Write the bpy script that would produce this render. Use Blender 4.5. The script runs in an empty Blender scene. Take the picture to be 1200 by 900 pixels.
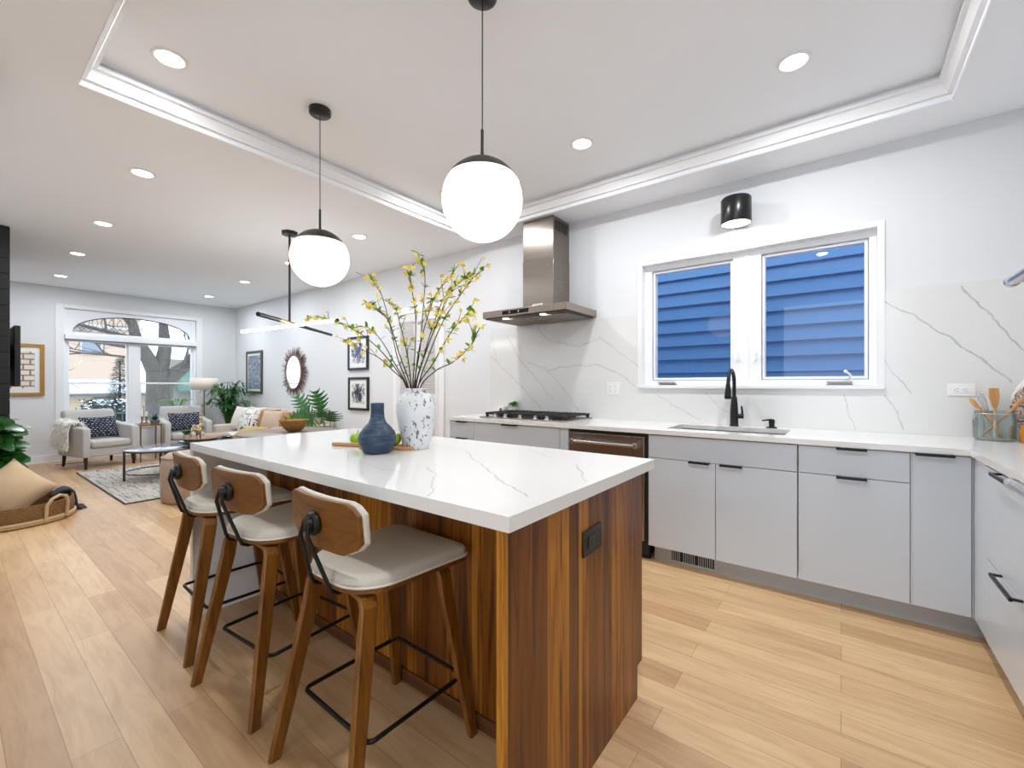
import bpy, bmesh, math, random
from mathutils import Vector, Matrix, noise
R = math.radians
PI = math.pi
SC = bpy.context.scene
COL = SC.collection

# ------------------------------------------------------------------ camera, sky, exposure
YAW = 37.2
FPX = 508.0
CAM_H = 1.22
cam_d = bpy.data.cameras.new('camera')
cam_d.sensor_width = 36.0
cam_d.lens = 36.0 * FPX / 1200.0
cam_d.shift_y = 1.0 / 1200.0
cam_d.clip_start = 0.02
cam_d.clip_end = 300
cam = bpy.data.objects.new('camera', cam_d)
COL.objects.link(cam)
cam.location = (0, 0, CAM_H)
cam.rotation_euler = (R(90), 0, R(YAW))
SC.camera = cam

EXPOSURE = 0.15
SKY = 3.2           # overcast winter sky
CAN_W = 13.0          # each recessed ceiling light
GLOBE_E = 1.7        # pendant globes
VS = SC.view_settings
SC.display_settings.display_device = 'sRGB'
VS.view_transform = 'Standard'
VS.look = 'None'
VS.exposure = EXPOSURE
VS.gamma = 1.0
VS.use_curve_mapping = False
SC.cycles.use_denoising = True
SC.cycles.caustics_reflective = False
SC.cycles.caustics_refractive = False
SC.cycles.max_bounces = 10
SC.cycles.diffuse_bounces = 5
SC.cycles.transparent_max_bounces = 16

wd = bpy.data.worlds.new('sky')
SC.world = wd
wd.use_nodes = True
wn = wd.node_tree
wn.nodes.clear()
w_out = wn.nodes.new('ShaderNodeOutputWorld')
w_bg = wn.nodes.new('ShaderNodeBackground')
w_tc = wn.nodes.new('ShaderNodeTexCoord')
w_sep = wn.nodes.new('ShaderNodeSeparateXYZ')
w_rmp = wn.nodes.new('ShaderNodeValToRGB')
w_rmp.color_ramp.elements[0].position = 0.45
w_rmp.color_ramp.elements[0].color = (0.58, 0.63, 0.72, 1)
w_rmp.color_ramp.elements[1].position = 0.62
w_rmp.color_ramp.elements[1].color = (0.78, 0.89, 1.0, 1)
w_map = wn.nodes.new('ShaderNodeMapRange')
w_map.inputs['From Min'].default_value = -1
w_map.inputs['From Max'].default_value = 1
wn.links.new(w_tc.outputs['Generated'], w_sep.inputs[0])
wn.links.new(w_sep.outputs['Z'], w_map.inputs['Value'])
wn.links.new(w_map.outputs[0], w_rmp.inputs[0])
wn.links.new(w_rmp.outputs[0], w_bg.inputs['Color'])
w_bg.inputs['Strength'].default_value = SKY
wn.links.new(w_bg.outputs[0], w_out.inputs['Surface'])

# ------------------------------------------------------------------ measured view helper
_fw = Vector((-math.sin(R(YAW)), math.cos(R(YAW)), 0))
_rt = Vector((math.cos(R(YAW)), math.sin(R(YAW)), 0))


def at(u, v, x=None, y=None, z=None):
    """point on a known wall / height seen at photo position (u, v)"""
    d = _fw + _rt * ((u - 600) / FPX) + Vector((0, 0, (451 - v) / FPX))
    if y is not None:
        t = y / d.y
    elif x is not None:
        t = x / d.x
    else:
        t = (z - CAM_H) / d.z
    return Vector((0, 0, CAM_H)) + d * t


# ------------------------------------------------------------------ materials
def lin(c):
    o = []
    for v in c[:3]:
        v = v / 255.0
        o.append(v / 12.92 if v <= 0.04045 else ((v + 0.055) / 1.055) ** 2.4)
    return (o[0], o[1], o[2], 1.0)


class NT:
    """tiny wrapper round a node tree"""
    def __init__(self, name):
        self.m = bpy.data.materials.new(name)
        self.m.use_nodes = True
        self.t = self.m.node_tree
        self.b = self.t.nodes['Principled BSDF']
        self.out = self.t.nodes['Material Output']

    def n(self, kind, **kw):
        nd = self.t.nodes.new('ShaderNode' + kind)
        for k, v in kw.items():
            setattr(nd, k, v)
        return nd

    def l(self, a, b):
        self.t.links.new(a, b)

    def val(self, sock, v):
        if hasattr(v, 'is_linked') or hasattr(v, 'links'):
            self.l(v, sock)
        else:
            sock.default_value = v

    def math(self, op, a, b=0.0, c=None, clamp=False):
        nd = self.n('Math', operation=op, use_clamp=clamp)
        self.val(nd.inputs[0], a)
        self.val(nd.inputs[1], b)
        if c is not None:
            self.val(nd.inputs[2], c)
        return nd.outputs[0]

    def mix(self, f, a, b, blend='MIX'):
        nd = self.n('MixRGB', blend_type=blend)
        self.val(nd.inputs[0], f)
        self.val(nd.inputs[1], a)
        self.val(nd.inputs[2], b)
        return nd.outputs[0]

    def ramp(self, f, stops):
        nd = self.n('ValToRGB')
        cr = nd.color_ramp
        while len(cr.elements) < len(stops):
            cr.elements.new(0.5)
        for e, (p, c) in zip(cr.elements, stops):
            e.position = p
            e.color = c
        self.val(nd.inputs[0], f)
        return nd.outputs[0]

    def obj(self, scale=(1, 1, 1), world=False, rot=(0, 0, 0)):
        mp = self.n('Mapping')
        mp.inputs['Scale'].default_value = scale
        mp.inputs['Rotation'].default_value = rot
        if world:
            self.l(self.n('NewGeometry').outputs['Position'], mp.inputs[0])
        else:
            self.l(self.n('TexCoord').outputs['Object'], mp.inputs[0])
        return mp.outputs[0]

    def noise(self, vec, scale=5.0, detail=3.0, rough=0.5, dist=0.0):
        nd = self.n('TexNoise')
        self.val(nd.inputs['Vector'], vec)
        nd.inputs['Scale'].default_value = scale
        nd.inputs['Detail'].default_value = detail
        nd.inputs['Roughness'].default_value = rough
        nd.inputs['Distortion'].default_value = dist
        return nd.outputs['Fac']

    def bump(self, h, strength=0.2, dist=0.01):
        nd = self.n('Bump')
        nd.inputs['Strength'].default_value = strength
        nd.inputs['Distance'].default_value = dist
        self.val(nd.inputs['Height'], h)
        self.l(nd.outputs[0], self.b.inputs['Normal'])

    def color(self, c):
        self.val(self.b.inputs['Base Color'], c)


def mul(c, f):
    return (min(1, c[0] * f), min(1, c[1] * f), min(1, c[2] * f), 1)


def plain(name, rgb, rough=0.5, metal=0.0, var=0.05, scale=8.0, bump=0.0, bscale=60.0, spec=0.5, coat=0.0, stretch=(1, 1, 1)):
    m = NT(name)
    c = lin(rgb)
    vec = m.obj(stretch)
    f = m.noise(vec, scale, 3)
    m.color(m.mix(f, mul(c, 1 - var), mul(c, 1 + var)))
    m.b.inputs['Roughness'].default_value = rough
    m.b.inputs['Metallic'].default_value = metal
    m.b.inputs['Specular IOR Level'].default_value = spec
    m.b.inputs['Coat Weight'].default_value = coat
    if bump:
        m.bump(m.noise(vec, bscale, 4), bump, 0.01)
    return m.m


def emit(name, rgb, strength, base=(250, 248, 245)):
    m = NT(name)
    m.color(lin(base))
    m.b.inputs['Roughness'].default_value = 0.25
    vec = m.obj()
    c = lin(rgb)
    m.val(m.b.inputs['Emission Color'], m.mix(m.noise(vec, 3), mul(c, .98), c))
    m.b.inputs['Emission Strength'].default_value = strength
    return m.m


def clear_glass(name, tint=(255, 255, 255), gloss=0.07, rough=0.0):
    m = NT(name)
    m.t.nodes.remove(m.b)
    tr = m.n('BsdfTransparent')
    gl = m.n('BsdfGlossy')
    c = lin(tint)
    f = m.noise(m.obj(), 2.0)
    m.val(tr.inputs['Color'], m.mix(f, mul(c, .985), c))
    gl.inputs['Roughness'].default_value = rough
    mx = m.n('MixShader')
    lw = m.n('LayerWeight')
    lw.inputs['Blend'].default_value = 0.25
    m.val(mx.inputs[0], m.math('MULTIPLY_ADD', lw.outputs['Fresnel'], 0.5, gloss * 0.5, clamp=True))
    m.l(tr.outputs[0], mx.inputs[1])
    m.l(gl.outputs[0], mx.inputs[2])
    m.l(mx.outputs[0], m.out.inputs['Surface'])
    return m.m


def wood(name, dark, light, axis=0, rough=0.4, scale=1.0, world=False, bump=0.05):
    """straight grain running along the given local axis"""
    m = NT(name)
    s = [14.0 * scale] * 3
    s[axis] = 0.9 * scale
    vec = m.obj(tuple(s), world)
    f = m.noise(vec, 1.6, 6, 0.6, 0.8)
    s2 = [60.0 * scale] * 3
    s2[axis] = 2.0 * scale
    f2 = m.noise(m.obj(tuple(s2), world), 1.5, 3)
    col = m.ramp(f, [(0.3, lin(dark)), (0.7, lin(light))])
    col = m.mix(m.math('MULTIPLY', f2, 0.35), col, mul(lin(dark), 0.8))
    m.color(col)
    m.b.inputs['Roughness'].default_value = rough
    m.bump(f2, bump, 0.004)
    return m.m


def walnut_boards(name, axis):
    """vertical walnut boards of random widths laid along a world axis"""
    m = NT(name)
    geo = m.n('NewGeometry')
    sep = m.n('SeparateXYZ')
    m.l(geo.outputs['Position'], sep.inputs[0])
    w = m.math('ADD', sep.outputs[axis], 20.0)
    vo = m.n('TexVoronoi', voronoi_dimensions='1D', feature='F1')
    m.val(vo.inputs['W'], w)
    vo.inputs["Scale"].default_value = 17.0
    vo.inputs['Randomness'].default_value = 0.75
    sc = m.n('SeparateColor')
    m.l(vo.outputs['Color'], sc.inputs[0])
    base = m.ramp(sc.outputs[0], [(0.0, lin((120, 70, 14))), (0.35, lin((146, 88, 18))), (0.65, lin((172, 110, 26))), (1.0, lin((210, 148, 46)))])
    mp = m.n('Mapping')
    mp.inputs['Scale'].default_value = (26, 26, 1.3)
    off = m.n('CombineXYZ')
    m.val(off.inputs[2], m.math('MULTIPLY', sc.outputs[1], 30.0))
    add = m.n('VectorMath', operation='ADD')
    m.l(geo.outputs['Position'], mp.inputs[0])
    m.l(mp.outputs[0], add.inputs[0])
    m.l(off.outputs[0], add.inputs[1])
    g = m.noise(add.outputs[0], 1.0, 6, 0.62, 1.1)
    gc = m.ramp(g, [(0.34, lin((112, 78, 48))), (0.5, lin((220, 202, 180))), (0.66, lin((255, 255, 250)))])
    col = m.mix(1.0, base, gc, 'MULTIPLY')
    fine = m.n('Mapping')
    fine.inputs['Scale'].default_value = (190, 190, 3)
    m.l(geo.outputs['Position'], fine.inputs[0])
    fg = m.noise(fine.outputs[0], 1.0, 2)
    col = m.mix(m.math('MULTIPLY', fg, 0.24), col, lin((70, 36, 10)))
    ed = m.n('TexVoronoi', voronoi_dimensions='1D', feature='DISTANCE_TO_EDGE')
    m.val(ed.inputs['W'], w)
    ed.inputs["Scale"].default_value = 17.0
    ed.inputs['Randomness'].default_value = 0.75
    e = m.math('LESS_THAN', ed.outputs['Distance'], 0.012)
    col = m.mix(m.math('MULTIPLY', e, 0.55), col, lin((50, 26, 10)))
    m.color(col)
    m.b.inputs['Roughness'].default_value = 0.36
    return m.m


def oak_floor():
    m = NT('oak_floor')
    geo = m.n('NewGeometry')
    br = m.n('TexBrick', offset=0.37, offset_frequency=2, squash=1.0)
    m.l(geo.outputs['Position'], br.inputs['Vector'])
    br.inputs['Color1'].default_value = lin((224, 190, 145))
    br.inputs['Color2'].default_value = lin((192, 152, 110))
    br.inputs['Mortar'].default_value = lin((150, 112, 74))
    br.inputs['Scale'].default_value = 1.0
    br.inputs['Mortar Size'].default_value = 0.0012
    br.inputs['Mortar Smooth'].default_value = 0.6
    br.inputs['Bias'].default_value = -0.1
    br.inputs['Brick Width'].default_value = 1.45
    br.inputs['Row Height'].default_value = 0.127
    mp = m.n('Mapping')
    mp.inputs['Scale'].default_value = (1.6, 13, 1)
    m.l(geo.outputs['Position'], mp.inputs[0])
    g = m.noise(mp.outputs[0], 1.6, 6, 0.6, 0.9)
    gc = m.ramp(g, [(0.25, lin((226, 216, 206))), (0.6, lin((255, 255, 255)))])
    col = m.mix(1.0, br.outputs['Color'], gc, 'MULTIPLY')
    fine = m.n('Mapping')
    fine.inputs['Scale'].default_value = (4, 170, 1)
    m.l(geo.outputs['Position'], fine.inputs[0])
    fg = m.noise(fine.outputs[0], 1.0, 3)
    col = m.mix(m.math('MULTIPLY', fg, 0.14), col, lin((150, 112, 76)))
    m.color(col)
    m.b.inputs['Roughness'].default_value = 0.38
    m.bump(m.math('SUBTRACT', fg, m.math('MULTIPLY', br.outputs['Fac'], 2.0)), 0.05, 0.002)
    return m.m


_veing = None


def vein_group():
    global _veing
    if _veing:
        return _veing
    g = bpy.data.node_groups.new('vein_segment', 'ShaderNodeTree')
    for nm, tp in (('P', 'NodeSocketVector'), ('A', 'NodeSocketVector'), ('D', 'NodeSocketVector'), ('L', 'NodeSocketFloat'), ('W', 'NodeSocketFloat'), ('S', 'NodeSocketFloat')):
        g.interface.new_socket(nm, in_out='INPUT', socket_type=tp)
    g.interface.new_socket('Mask', in_out='OUTPUT', socket_type='NodeSocketFloat')
    i = g.nodes.new('NodeGroupInput')
    o = g.nodes.new('NodeGroupOutput')

    def vm(op, a, b=None):
        n = g.nodes.new('ShaderNodeVectorMath')
        n.operation = op
        g.links.new(a, n.inputs[0])
        if b is not None:
            g.links.new(b, n.inputs[1])
        return n

    def mm(op, a, b):
        n = g.nodes.new('ShaderNodeMath')
        n.operation = op
        for k, s in enumerate((a, b)):
            if isinstance(s, (int, float)):
                n.inputs[k].default_value = s
            else:
                g.links.new(s, n.inputs[k])
        return n.outputs[0]
    rel = vm('SUBTRACT', i.outputs['P'], i.outputs['A']).outputs[0]
    t = vm('DOT_PRODUCT', rel, i.outputs['D']).outputs['Value']
    tc = mm('MINIMUM', mm('MAXIMUM', t, 0.0), i.outputs['L'])
    sc = g.nodes.new('ShaderNodeVectorMath')
    sc.operation = 'SCALE'
    g.links.new(i.outputs['D'], sc.inputs[0])
    g.links.new(tc, sc.inputs['Scale'])
    d = vm('LENGTH', vm('SUBTRACT', rel, sc.outputs[0]).outputs[0]).outputs['Value']
    mr = g.nodes.new('ShaderNodeMapRange')
    mr.interpolation_type = 'SMOOTHSTEP'
    g.links.new(d, mr.inputs['Value'])
    mr.inputs['From Min'].default_value = 0.0
    g.links.new(i.outputs['W'], mr.inputs['From Max'])
    mr.inputs['To Min'].default_value = 1.0
    mr.inputs['To Max'].default_value = 0.0
    g.links.new(mm('MULTIPLY', mr.outputs[0], i.outputs['S']), o.inputs['Mask'])
    _veing = g
    return g


def quartz(name, polylines, rgb=(232, 231, 228), vein=(150, 148, 146), rough=0.12, flat='y'):
    """white quartz; polylines are [(points, width, strength)] in world space"""
    m = NT(name)
    geo = m.n('NewGeometry')
    nz = m.n('TexNoise')
    m.l(geo.outputs['Position'], nz.inputs['Vector'])
    nz.inputs['Scale'].default_value = 9.0
    nz.inputs['Detail'].default_value = 5.0
    sub = m.n('VectorMath', operation='SUBTRACT')
    m.l(nz.outputs['Color'], sub.inputs[0])
    sub.inputs[1].default_value = (0.5, 0.5, 0.5)
    sc = m.n('VectorMath', operation='MULTIPLY')
    m.l(sub.outputs[0], sc.inputs[0])
    k = 0.06
    sc.inputs[1].default_value = (k, 0 if flat == 'y' else k, 0 if flat == 'z' else k)
    ad = m.n('VectorMath', operation='ADD')
    m.l(geo.outputs['Position'], ad.inputs[0])
    m.l(sc.outputs[0], ad.inputs[1])
    flatn = m.n('VectorMath', operation='MULTIPLY')
    m.l(ad.outputs[0], flatn.inputs[0])
    flatn.inputs[1].default_value = (1, 0, 1) if flat == 'y' else (1, 1, 0)
    tot = None
    for pts, wdt, st in polylines:
        for a, b in zip(pts[:-1], pts[1:]):
            a, b = Vector(a), Vector(b)
            if flat == 'y':
                a.y = b.y = 0
            else:
                a.z = b.z = 0
            d = b - a
            gn = m.n('Group')
            gn.node_tree = vein_group()
            m.l(flatn.outputs[0], gn.inputs['P'])
            gn.inputs['A'].default_value = a
            gn.inputs['D'].default_value = d.normalized()
            gn.inputs['L'].default_value = d.length
            gn.inputs['W'].default_value = wdt
            gn.inputs['S'].default_value = st
            tot = gn.outputs[0] if tot is None else m.math('MAXIMUM', tot, gn.outputs[0])
    vary = m.noise(m.obj((1, 1, 1), True), 14.0, 4)
    c = lin(rgb)
    cloud = m.mix(m.noise(m.obj((1, 1, 1), True), 1.7, 3), mul(c, 0.97), mul(c, 1.02))
    if tot is not None:
        f = m.math('MULTIPLY', tot, m.math('MULTIPLY_ADD', vary, 1.4, -0.05, clamp=True), clamp=True)
        m.color(m.mix(f, cloud, lin(vein)))
    else:
        m.color(cloud)
    m.b.inputs['Roughness'].default_value = rough
    return m.m


def brushed(name, rgb, rough=0.28, axis=2):
    m = NT(name)
    s = [3.0] * 3
    s[axis] = 240.0
    f = m.noise(m.obj(tuple(s)), 1.0, 3)
    c = lin(rgb)
    m.color(m.mix(f, mul(c, 0.86), mul(c, 1.1)))
    m.b.inputs['Metallic'].default_value = 1.0
    if axis == 2:
        m.b.inputs['Anisotropic'].default_value = 0.75
        tg = m.n('Tangent', direction_type='RADIAL', axis='Z')
        m.l(tg.outputs[0], m.b.inputs['Tangent'])
    m.val(m.b.inputs['Roughness'], m.math('MULTIPLY_ADD', f, 0.16, rough - 0.08))
    return m.m


def fabric(name, rgb, rgb2=None, scale=260.0, rough=0.9, bump=0.25):
    m = NT(name)
    c = lin(rgb)
    c2 = lin(rgb2) if rgb2 else mul(c, 0.82)
    vec = m.obj()
    f = m.noise(vec, scale, 2)
    g = m.noise(vec, 7.0, 3)
    m.color(m.mix(m.math('MULTIPLY_ADD', f, 0.7, m.math('MULTIPLY', g, 0.3)), c2, c))
    m.b.inputs['Roughness'].default_value = rough
    m.b.inputs['Sheen Weight'].default_value = 0.15
    m.bump(f, bump, 0.003)
    return m.m


# ------------------------------------------------------------------ mesh helpers
class MB:
    def __init__(self):
        self.bm = bmesh.new()

    def box(self, x0, x1, y0, y1, z0, z1):
        v = [self.bm.verts.new(p) for p in ((x0, y0, z0), (x1, y0, z0), (x1, y1, z0), (x0, y1, z0), (x0, y0, z1), (x1, y0, z1), (x1, y1, z1), (x0, y1, z1))]
        for f in ((0, 3, 2, 1), (4, 5, 6, 7), (0, 1, 5, 4), (1, 2, 6, 5), (2, 3, 7, 6), (3, 0, 4, 7)):
            self.bm.faces.new([v[i] for i in f])
        return self

    def obox(self, c, size, M=None):
        n0 = len(self.bm.verts)
        sx, sy, sz = [s / 2 for s in size]
        self.box(-sx, sx, -sy, sy, -sz, sz)
        self.bm.verts.ensure_lookup_table()
        for v in self.bm.verts[n0:]:
            v.co = (M @ v.co if M else v.co) + Vector(c)
        return self

    def ring(self, c, ax, ay, pts):
        return [self.bm.verts.new(c + ax * p[0] + ay * p[1]) for p in pts]

    def bridge(self, a, b, closed=True):
        n = len(a)
        for i in range(n if closed else n - 1):
            j = (i + 1) % n
            self.bm.faces.new((a[i], a[j], b[j], b[i]))

    def cap(self, r, flip=False):
        self.bm.faces.new(list(reversed(r)) if flip else r)

    def sweep(self, pts, sec, up=None, closed=False, scale=None):
        """sweep a 2-D section (list of (a, b)) along 3-D points"""
        pts = [Vector(p) for p in pts]
        n = len(pts)
        rings = []
        prev = None
        for i, p in enumerate(pts):
            if closed:
                t = (pts[(i + 1) % n] - pts[i - 1]).normalized()
            else:
                t = (pts[min(i + 1, n - 1)] - pts[max(i - 1, 0)]).normalized()
            if up is not None:
                x = up.cross(t)
                if x.length < 1e-4:
                    x = t.orthogonal()
            elif prev is None:
                x = t.orthogonal()
            else:
                x = prev - t * prev.dot(t)
                if x.length < 1e-5:
                    x = t.orthogonal()
            x.normalize()
            prev = x
            y = t.cross(x)
            k = 1.0 if scale is None else scale[i]
            rings.append(self.ring(p, x, y, [(a * k, b * k) for a, b in sec]))
        for a, b in zip(rings[:-1], rings[1:]):
            self.bridge(a, b)
        if closed:
            self.bridge(rings[-1], rings[0])
        else:
            self.cap(rings[0], True)
            self.cap(rings[-1])
        return self

    def tube(self, pts, r, n=8, closed=False):
        rr = r if isinstance(r, (list, tuple)) else [r] * len(pts)
        sec = [(math.cos(2 * PI * i / n), math.sin(2 * PI * i / n)) for i in range(n)]
        return self.sweep(pts, sec, None, closed, rr)

    def cyl(self, p0, p1, r0, r1=None, n=20):
        return self.tube([p0, p1], [r0, r0 if r1 is None else r1], n)

    def lathe(self, prof, c=(0, 0, 0), n=28, cap0=True, cap1=True):
        c = Vector(c)
        rings = []
        for r, z in prof:
            r = max(r, 1e-4)
            rings.append([self.bm.verts.new(c + Vector((r * math.cos(2 * PI * i / n), r * math.sin(2 * PI * i / n), z))) for i in range(n)])
        for a, b in zip(rings[:-1], rings[1:]):
            self.bridge(a, b)
        if cap0:
            self.cap(rings[0], True)
        if cap1:
            self.cap(rings[-1])
        return self

    def prism(self, poly, lo, hi, axis='z'):
        def m3(p, h):
            return {'z': (p[0], p[1], h), 'y': (p[0], h, p[1]), 'x': (h, p[0], p[1])}[axis]
        a = [self.bm.verts.new(m3(p, lo)) for p in poly]
        b = [self.bm.verts.new(m3(p, hi)) for p in poly]
        self.bridge(a, b)
        self.cap(a, True)
        self.cap(b)
        return self

    def ball(self, c, r, nu=16, nv=10, M=None, wob=0.0, seed=0):
        rx, ry, rz = (r, r, r) if isinstance(r, (int, float)) else r
        c = Vector(c)
        rows = []
        for j in range(1, nv):
            th = PI * j / nv
            row = []
            for i in range(nu):
                ph = 2 * PI * i / nu
                p = Vector((rx * math.sin(th) * math.cos(ph), ry * math.sin(th) * math.sin(ph), rz * math.cos(th)))
                if wob:
                    p *= 1 + wob * noise.noise(p * (2.5 / max(rx, ry, rz)) + Vector((seed, 0, 0)))
                row.append(self.bm.verts.new(c + (M @ p if M else p)))
            rows.append(row)
        top = self.bm.verts.new(c + (M @ Vector((0, 0, rz)) if M else Vector((0, 0, rz))))
        bot = self.bm.verts.new(c - (M @ Vector((0, 0, rz)) if M else Vector((0, 0, rz))))
        for a, b in zip(rows[:-1], rows[1:]):
            self.bridge(b, a)
        for i in range(nu):
            j = (i + 1) % nu
            self.bm.faces.new((top, rows[0][i], rows[0][j]))
            self.bm.faces.new((bot, rows[-1][j], rows[-1][i]))
        return self

    def pillow(self, w, h, t, M=None, c=(0, 0, 0), n=12, pinch=0.10):
        """stuffed cushion: w x h outline in local x-z, thickness t in y"""
        c = Vector(c)
        def P(i, j, s):
            a = -1 + 2 * i / n
            b = -1 + 2 * j / n
            k = max(0.0, (1 - a * a) * (1 - b * b)) ** 0.42
            sx = 1 - pinch * (1 - abs(a)) * b * b * 0 - pinch * (1 - b * b) * 0 
            x = a * w / 2 * (1 - pinch * (1 - b * b) * abs(a))
            z = b * h / 2 * (1 - pinch * (1 - a * a) * abs(b))
            p = Vector((x * sx, s * t / 2 * k, z))
            p.y += 0.006 * noise.noise(Vector((a * 2.1, b * 2.1, s * 3 + w)))
            return c + (M @ p if M else p)
        g = {}
        for s in (1, -1):
            for i in range(n + 1):
                for j in range(n + 1):
                    edge = i in (0, n) or j in (0, n)
                    key = (i, j, 0 if edge else s)
                    if key not in g:
                        g[key] = self.bm.verts.new(P(i, j, s if not edge else 0))
            for i in range(n):
                for j in range(n):
                    q = []
                    for a, b in ((i, j), (i + 1, j), (i + 1, j + 1), (i, j + 1)):
                        e = a in (0, n) or b in (0, n)
                        q.append(g[(a, b, 0 if e else s)])
                    self.bm.faces.new(q if s < 0 else list(reversed(q)))
        return self

    def leaf(self, base, d, up, L, W, droop=0.25, fold=0.15, n=6, shape=None, thick=0.0):
        base = Vector(base)
        d = Vector(d).normalized()
        up = Vector(up)
        s = d.cross(up)
        if s.length < 1e-3:
            s = d.orthogonal()
        s.normalize()
        u = s.cross(d).normalized()
        rows = []
        for i in range(n + 1):
            t = i / n
            wv = (math.sin(PI * min(1, t * 0.92 + 0.06)) ** 0.8 if shape is None else shape(t)) * W / 2
            p = base + d * (L * t) - Vector((0, 0, 1)) * (droop * L * t * t)
            rows.append((self.bm.verts.new(p - s * wv + u * (fold * wv)), self.bm.verts.new(p), self.bm.verts.new(p + s * wv + u * (fold * wv))))
        for a, b in zip(rows[:-1], rows[1:]):
            self.bm.faces.new((a[0], a[1], b[1], b[0]))
            self.bm.faces.new((a[1], a[2], b[2], b[1]))
        return self

    def build(self, name, mat, parent=None, loc=None, bevel=0.0, seg=2, smooth=40, subsurf=0, solid=0.0):
        me = bpy.data.meshes.new(name)
        bmesh.ops.recalc_face_normals(self.bm, faces=self.bm.faces)
        self.bm.to_mesh(me)
        self.bm.free()
        me.materials.append(mat)
        for p in me.polygons:
            p.use_smooth = True
        me.set_sharp_from_angle(angle=R(smooth))
        o = bpy.data.objects.new(name, me)
        COL.objects.link(o)
        if loc is not None:
            o.location = loc
        if parent is not None:
            o.parent = parent
        if solid:
            sm = o.modifiers.new('thickness', 'SOLIDIFY')
            sm.thickness = solid
        if bevel:
            b = o.modifiers.new('bevel', 'BEVEL')
            b.width = bevel
            b.segments = seg
            b.limit_method = 'ANGLE'
            b.angle_limit = R(50)
            b.harden_normals = False
        if subsurf:
            ss = o.modifiers.new('smooth', 'SUBSURF')
            ss.levels = ss.render_levels = subsurf
        return o


def thing(name, label, cat, loc=(0, 0, 0), rz=0.0, group=None):
    o = bpy.data.objects.new(name, None)
    COL.objects.link(o)
    o.empty_display_size = 0.1
    o.location = loc
    o.rotation_euler = (0, 0, rz)
    return tag(o, label, cat, group)


def tag(o, label, cat, group=None):
    o['label'] = label
    o['category'] = cat
    if group:
        o['group'] = group
    return o


def struct(o):
    o['kind'] = 'structure'
    return o


def dup(root, loc, rz, label, group=None):
    r = root.copy()
    COL.objects.link(r)
    r.location = loc
    r.rotation_euler = (0, 0, rz)
    r['label'] = label
    if group:
        r['group'] = group
    for ch in list(root.children):
        c = ch.copy()
        COL.objects.link(c)
        c.parent = r
        for g in list(ch.children):
            d = g.copy()
            COL.objects.link(d)
            d.parent = c
    return r


def rrect(w, h, r, n=5, cx=0.0, cy=0.0):
    pts = []
    for sx, sy, a0 in ((1, 1, 0), (-1, 1, 90), (-1, -1, 180), (1, -1, 270)):
        for i in range(n + 1):
            a = R(a0 + 90 * i / n)
            pts.append((cx + sx * (w / 2 - r) + r * math.cos(a), cy + sy * (h / 2 - r) + r * math.sin(a)))
    return pts


def rotz(a):
    return Matrix.Rotation(a, 3, 'Z')


def rotm(x=0, y=0, z=0):
    return Matrix.Rotation(z, 3, 'Z') @ Matrix.Rotation(y, 3, 'Y') @ Matrix.Rotation(x, 3, 'X')


# ------------------------------------------------------------------ shared materials
M_WALL = plain('wall_paint', (222, 224, 226), 0.75, var=0.012, scale=2, bump=0.02, bscale=220)
M_CEIL = plain('ceiling_paint', (242, 245, 249), 0.8, var=0.01, scale=2)
M_TRIM = plain('white_trim_paint', (236, 237, 238), 0.45, var=0.01, scale=3)
M_FLOOR = oak_floor()
M_CAB = plain('gloss_cabinet_white', (204, 212, 220), 0.22, var=0.01, scale=2)
M_CABSIDE = plain('cabinet_carcass_grey', (214, 216, 218), 0.5, var=0.02)
M_TOE = plain('toe_kick_grey', (178, 182, 186), 0.45, var=0.03)
M_BLACK = plain('matte_black_metal', (22, 22, 23), 0.42, metal=0.3, var=0.1)
M_BLACKG = plain('satin_black', (16, 16, 17), 0.28, var=0.1)
M_DARKGAP = plain('dark_gap', (26, 26, 27), 0.7, var=0.1)
M_STEEL = brushed('brushed_steel', (158, 147, 136), 0.3, 0)
M_STEELV = brushed('brushed_steel_vertical', (142, 134, 126), 0.3, 2)
M_CHROME = brushed('polished_chrome', (190, 190, 190), 0.24, 1)
M_GLASS = clear_glass('window_glass', (252, 254, 255), 0.03)
M_WALNUT_X = walnut_boards('walnut_boards_long', 0)
M_WALNUT_Y = walnut_boards('walnut_boards_end', 1)
M_PLASTIC = plain('white_plastic', (238, 238, 236), 0.35, var=0.01)
M_GOLD = plain('aged_gold', (168, 132, 76), 0.36, metal=0.85, var=0.15, scale=20)
M_GREEN = plain('leaf_green', (52, 104, 42), 0.42, var=0.35, scale=12)
M_GREEN_D = plain('leaf_deep_green', (46, 104, 44), 0.34, var=0.35, scale=9)
M_GREEN_B = plain('leaf_bright_green', (92, 160, 50), 0.45, var=0.3, scale=30)
M_POT = plain('stoneware_pot', (226, 224, 220), 0.5, var=0.04)

# ================================================================== THE SETTING
WY = 3.65          # long wall with the kitchen window
FX = -9.88         # front wall with the street window
CZ = 2.765         # kitchen soffit height
TZ = 2.90          # raised tray ceiling
LZ = 2.775         # living room ceiling

b = MB()
b.box(-10.1, 2.4, -2.6, 3.9, -0.12, 0.0)
struct(b.build('floor', M_FLOOR))

# walls ---------------------------------------------------------------
wx0, wx1, wz0, wz1 = -1.367, 0.192, 1.205, 2.245      # kitchen window opening
b = MB()
b.box(-10.1, wx0, WY, WY + .16, 0, 3.0)
b.box(wx1, 1.35, WY, WY + .16, 0, 3.0)
b.box(wx0, wx1, WY, WY + .16, 0, wz0)
b.box(wx0, wx1, WY, WY + .16, wz1, 3.0)
struct(b.build('wall_back', M_WALL))

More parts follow.
